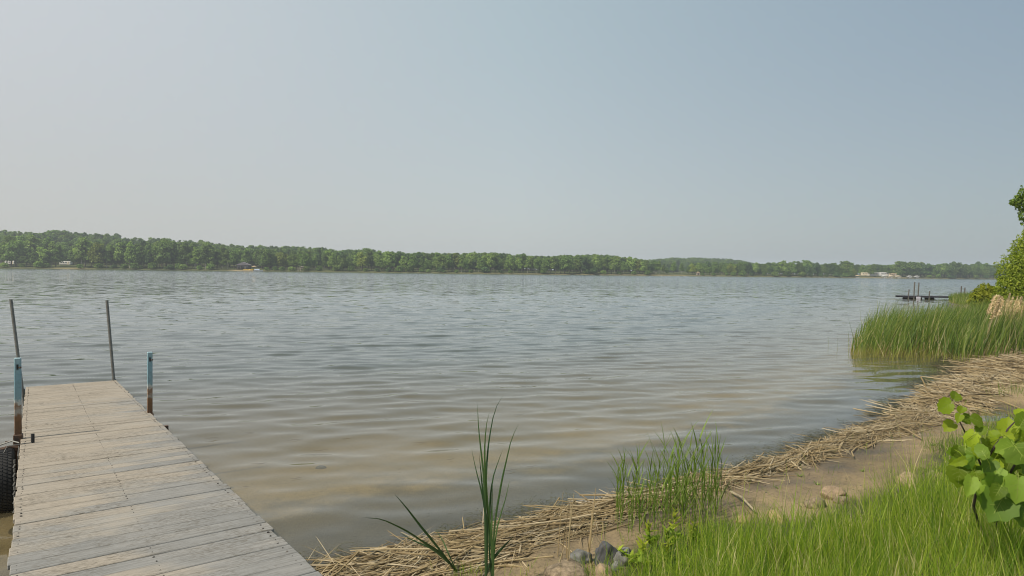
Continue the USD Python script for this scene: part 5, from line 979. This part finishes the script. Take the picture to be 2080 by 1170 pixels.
t = thing('yellow_bush', 'low yellow-green bush left of the big bush', 'bush', None, (bc2[0], bc2[1], bc2[2] + 0.35), 0.0, 1.25)
part(t, 'crown', big_crown([(0, 0, 0.42, 0.6), (-0.35, -0.1, 0.3, 0.42), (0.4, 0, 0.45, 0.55), (0.1, 0.1, 0.62, 0.45)], 3600, 0.085, 72), bright_y); part(t, 'stem', tube([(0, 0, -0.5), (0, 0, 0.5)], [0.05, 0.02], 5), bark)
tp = at(2185, 640, 38.0); tp[2] = float(land(tp[0], tp[1]))
t = thing('bank_tree', 'tall green tree reaching a leafy branch in from the right edge above the big bush', 'tree', None, tp)
def rel(px, py, y): return at(px, py, y) - tp
b0 = rel(2062, 418, 37.6)
part(t, 'trunk', tube([(0, 0, -0.4), (0.05, 0, 2.0), (0.0, 0, 4.5), (0.2, 0, 7.5)], [0.24, 0.2, 0.15, 0.05], 8), bark)
part(t, 'branch', tube([(0.0, 0, 4.6), tuple(b0 * 0.5 + np.array([0, 0, 2.6])), tuple(b0 + np.array([0.25, 0, 0.1]))], [0.09, 0.06, 0.02], 6), bark)
part(t, 'crown', big_crown([(*(b0 + [0.55, 0, 0.15]), 0.55), (*(b0 + [0.2, 0, 0.25]), 0.36), (*(b0 + [-0.12, 0, 0.2]), 0.2), (*(b0 + [0.5, 0, 0.65]), 0.4), (*(b0 + [0.62, 0, -0.45]), 0.42), (*(b0 + [0.7, 0, -0.9]), 0.3), (*(b0 + [1.4, 0, 0.7]), 1.0), (0.3, 0, 6.0, 1.8), (1.5, 0, 5.0, 2.0), (0.5, 0.3, 7.6, 1.5), (2.4, 0, 6.6, 1.8)], 15000, 0.14, 73), deep)

# ------------------------------------------------------------------ the leafy sapling at the lower right: every leaf a part
def heart_leaf(r_, size, fold):
    """A broad toothed heart-shaped leaf, midrib along +x, stalk end at the origin."""
    n = 22; a = np.linspace(-math.pi, math.pi, n, endpoint=False); 
    rad = (0.50 + 0.10 * np.cos(a) - 0.20 * np.exp(-((np.abs(a) - math.pi) / 0.30) ** 2) + 0.10 * np.exp(-(a / 0.32) ** 2)) * (1 + 0.06 * ((np.arange(n) % 2) - 0.5) * 2) * (1 + 0.09 * np.interp(np.arange(n), np.linspace(0, n, 7), r_.normal(size=7)))
    as_ = 1 + 0.12 * r_.normal(); x, y = 0.46 + rad * np.cos(a) * 1.02 * as_, rad * np.sin(a) * 0.98 / as_
    rings = [(x, y)] + [(0.46 * 0.99 + (x - 0.46) * k, y * k) for k in (0.66, 0.33)]
    v = [np.column_stack([xx, yy, np.zeros(n)]) for xx, yy in rings] + [np.array([[0.46, 0, 0]])]; v = np.vstack(v)
    f = []
    for r0 in range(2):
        for i in range(n): j = (i + 1) % n; f += [(r0 * n + i, r0 * n + j, (r0 + 1) * n + j), (r0 * n + i, (r0 + 1) * n + j, (r0 + 1) * n + i)]
    f += [(2 * n + i, 2 * n + (i + 1) % n, 3 * n) for i in range(n)]
    v[:, 2] = fold * np.abs(v[:, 1]) * 0.75 - (0.15 + 0.5 * r_.random()) * (v[:, 0] - 0.35) ** 2 + 0.05 * np.sin(v[:, 1] * 9 + r_.random() * 6) * np.abs(v[:, 1]) + 0.03 * np.cos(v[:, 0] * 14) * np.abs(v[:, 1])
    return v * size, np.array(f)
sap = thing('sapling', 'leafy sapling with broad heart-shaped green leaves at the lower right edge', 'sapling')
r_ = np.random.default_rng(77); YS = 3.75
def spx(x, y): return x / 3.655 + 1860, y / 3.655 + 760
root = ground_at(1995, 1092)
def S(x, y, dy=0.0): return at(*spx(x, y), YS + dy)
stem_pts = [S(360, 900, .15), S(420, 780, .05), S(488, 690), S(440, 570), S(330, 365), S(318, 300)]
part(sap, 'stem', tube([root, S(430, 980, .2), S(455, 850, .1), S(490, 690), S(440, 570), S(335, 370), S(300, 290)], [0.009, 0.008, 0.007, 0.006, 0.005, 0.004, 0.0025], 7), twig)
part(sap, 'stem', tube([S(488, 700), S(585, 540, -.05), S(690, 400, -.05), S(760, 330)], [0.008, 0.0065, 0.005, 0.003], 6), twig)
part(sap, 'stem', tube([root + [0.1, 0, 0], S(620, 1000, .1), S(640, 850), S(720, 700, -.1), S(800, 560, -.1)], [0.010, 0.008, 0.007, 0.006, 0.004], 6), twig)
part(sap, 'stem', tube([S(640, 860), S(780, 890, -.1), S(900, 840, -.1)], [0.006, 0.005, 0.003], 6), twig)
LEAVES = [(240, 228, 66, 200, 0, 1), (290, 172, 56, 60, 0, 1), (345, 255, 34, 240, 1, 1), (328, 312, 34, 250, 1, 1), (362, 320, 42, 300, 0, 1), (268, 378, 52, 215, 1, 1), (438, 335, 58, 330, 0, 1), (425, 455, 62, 250, 0, 1), (480, 420, 44, 30, 1, 1), (535, 510, 72, 280, 0, 1), (365, 580, 82, 268, 0, 1), (312, 560, 46, 240, 0, 1), (325, 725, 88, 262, 0, 1), (440, 690, 50, 250, 0, 1), (480, 725, 52, 330, 0, 1), (590, 750, 86, 250, 1, 2), (640, 620, 66, 280, 0, 1), (680, 405, 72, 80, 0, 1), (735, 465, 66, 320, 0, 1), (640, 520, 62, 250, 0, 1), (765, 570, 84, 300, 1, 2), (760, 815, 96, 260, 1, 2), (640, 930, 104, 240, 1, 2), (745, 970, 104, 285, 1, 2), (555, 840, 50, 230, 0, 1), (700, 640, 70, 250, 0, 1), (780, 700, 70, 320, 0, 1), (790, 360, 62, 60, 0, 1), (600, 590, 50, 200, 1, 1), (590, 460, 40, 120, 1, 1), (840, 480, 80, 20, 0, 1), (860, 640, 86, 330, 1, 2), (900, 780, 90, 300, 0, 2), (880, 930, 92, 300, 1, 2), (830, 400, 60, 40, 0, 1), (680, 1040, 36, 270, 1, 1), (565, 1005, 26, 200, 1, 1), (520, 640, 40, 100, 1, 1), (700, 880, 60, 200, 1, 2), (810, 760, 56, 90, 0, 1), (410, 800, 56, 250, 1, 2), (470, 850, 50, 300, 1, 2), (530, 900, 58, 240, 1, 2), (380, 640, 40, 300, 1, 2), (560, 660, 56, 230, 1, 2), (505, 590, 48, 120, 1, 2), (610, 680, 44, 60, 0, 1), (590, 1000, 64, 270, 1, 2), (850, 560, 70, 280, 0, 1), (700, 540, 60, 200, 1, 2), (655, 470, 46, 170, 0, 1), (760, 420, 56, 10, 0, 1), (840, 860, 70, 240, 0, 1), (700, 760, 60, 180, 0, 1), (300, 660, 50, 230, 0, 1), (395, 520, 44, 300, 0, 1), (470, 560, 46, 260, 0, 2), (640, 570, 50, 320, 0, 1), (720, 540, 52, 60, 0, 1), (770, 640, 50, 280, 0, 1), (670, 460, 50, 20, 0, 1), (780, 300, 50, 60, 0, 1), (820, 330, 54, 30, 0, 1), (560, 700, 50, 300, 0, 1), (690, 820, 56, 260, 1, 2), (620, 860, 50, 240, 0, 2), (800, 1000, 60, 280, 1, 2), (450, 740, 40, 280, 0, 2), (350, 640, 36, 200, 0, 2)]
for k, (x, y, rpx, deg, dk_, layer) in enumerate(LEAVES):
    c = S(x, y, -0.16 * (layer - 1) + r_.normal() * 0.05); size = rpx / 3.655 * 2.05 / FPX * YS * ((0.82 if layer == 1 else 0.98) + 0.12 * r_.random())
    v, f = heart_leaf(r_, size, 0.25 + 0.3 * r_.random())
    a_ = math.radians(deg); ax_ = RGT * math.cos(a_) + UPV * math.sin(a_)
    nrm = -FWD * (0.75 + 0.2 * r_.random()) + np.array([-0.35 + 0.4 * r_.normal() * 0.6, -0.1, 0.55 + 0.3 * r_.normal() * 0.5])
    nrm /= np.linalg.norm(nrm); ax_ = ax_ - nrm * (ax_ @ nrm); ax_ /= np.linalg.norm(ax_); sd = np.cross(nrm, ax_)
    v0 = v; v = v - np.array([0.46 * size, 0, 0]); w_ = c + v[:, 0:1] * ax_ + v[:, 1:2] * sd + v[:, 2:3] * nrm
    lf = part(sap, 'leaf', (w_, f), lush_dark if dk_ and layer == 2 else lush, smooth=60)
    rib_pts = [((0.02, 0.0), (0.98, 0.0), 0.016)] + [((0.12 + 0.17 * j, 0.0), (0.30 + 0.17 * j, s2_ * (0.36 - 0.055 * j)), 0.009) for j in range(4) for s2_ in (-1, 1)]
    vv_ = []
    for (x0_, y0_), (x1_, y1_), tk in rib_pts:
        q_ = np.linspace(0, 1, 4)[:, None]; xy = np.array([x0_, y0_]) + q_ * (np.array([x1_, y1_]) - [x0_, y0_]); zz_ = np.array([(v0[np.argmin((v0[:, 0] / size - a__ ) ** 2 + (v0[:, 1] / size - b__) ** 2), 2]) for a__, b__ in xy]) / size
        P3 = np.column_stack([xy, zz_ + 0.008]) * size; nd = np.array([-(y1_ - y0_), x1_ - x0_]); nd = nd / np.linalg.norm(nd) * tk * size / 2
        vv_.append((np.vstack([np.column_stack([P3[:, :2] + nd, P3[:, 2]]), np.column_stack([P3[:, :2] - nd, P3[:, 2]])]), np.array([(i, i + 1, i + 5) for i in range(3)] + [(i, i + 5, i + 4) for i in range(3)])))
    v5, f5 = cat_mesh(vv_); v5 = v5 - np.array([0.46 * size, 0, 0]); part(lf, 'veins', (c + v5[:, 0:1] * ax_ + v5[:, 1:2] * sd + v5[:, 2:3] * nrm, f5), vein_mat)
    st0 = c - ax_ * size * 0.46
    part(lf, 'leaf_stalk', tube([st0 - ax_ * 0.045 - np.array([0, -0.012, 0.01]), st0 - ax_ * 0.02, st0 + ax_ * 0.004], [0.0016, 0.0014, 0.0012], 4), lush)
# leafy yellow-green weeds in front of the young reeds
def leafy_weed(label, px, py, top_px, top_py, n, seed, spread):
    r_ = np.random.default_rng(seed); p = ground_at(px, py); t = thing('leafy_weed', label, 'weed', None, p); top = at(top_px, top_py, p[1]) - p
    for j in range(4):
        q = top * (0.55 + 0.45 * (j == 0)) * [1, 1, 1 - 0.1 * j] + (0 if j == 0 else 1) * np.array([spread * r_.normal(), spread * 0.6 * r_.normal(), 0]); m_ = q * 0.5 + [0.01, 0, 0.03]
        part(t, 'stem', tube([(0, 0, -0.02), m_, q], [0.0035, 0.0028, 0.0015], 5), stem_green)
        for i in range(n // 4):
            k_ = 0.25 + 0.75 * (i + r_.random()) / (n // 4); c = 2 * k_ * (1 - k_) * m_ + k_ ** 2 * q; sz = (0.028 + 0.026 * r_.random()) * (1.15 - 0.5 * k_)
            v, f = blades(np.zeros((1, 3)), np.array([i * 2.4 + r_.random()]), np.array([sz * 2.0]), np.array([sz * 0.85]), np.array([0.5 + 0.6 * r_.random()]), np.array([0.5]), 4, 1.7)
            part(t, 'leaf', (v + c, f), bright_y if (j == 0 and k_ > 0.5) else weed_green)
weed_green = foliage('weed_leaves', [(0, (0.085, 0.135, 0.012)), (0.6, (0.125, 0.180, 0.016)), (1, (0.17, 0.21, 0.024))], 0.45, 0.55, 0.2)
leafy_weed('yellow-green leafy weed standing tallest in front of the young reeds', 1356, 1120, 1372, 1036, 64, 1, 0.09)
leafy_weed('low leafy weed left of the tallest weed, by the grass edge', 1318, 1118, 1316, 1062, 52, 2, 0.10)
leafy_weed('leafy weed at the grass edge right of the tallest weed', 1404, 1112, 1408, 1062, 52, 3, 0.10)
leafy_weed('sprawling leafy weed just right of the grey stones', 1300, 1158, 1306, 1100, 56, 4, 0.11)
leafy_weed('leafy weed in the grass below the tallest weed', 1352, 1160, 1356, 1100, 56, 5, 0.11)

# ------------------------------------------------------------------ summer haze over the lake
hz = usdkit.material(stage, '/World/Looks/summer_haze', {'v': ('principled_volume', dict(color=(0.86, 0.92, 1.0), density=0.00032, anisotropy=0.3))}, [], volume='v.volume')
HB = trimesh.creation.box([9600, 4200, 68]); HB.apply_translation([0, 1300, 68 / 2 - 8.0])
single('haze', (np.array(HB.vertices), np.array(HB.faces)), hz, kind='stuff')
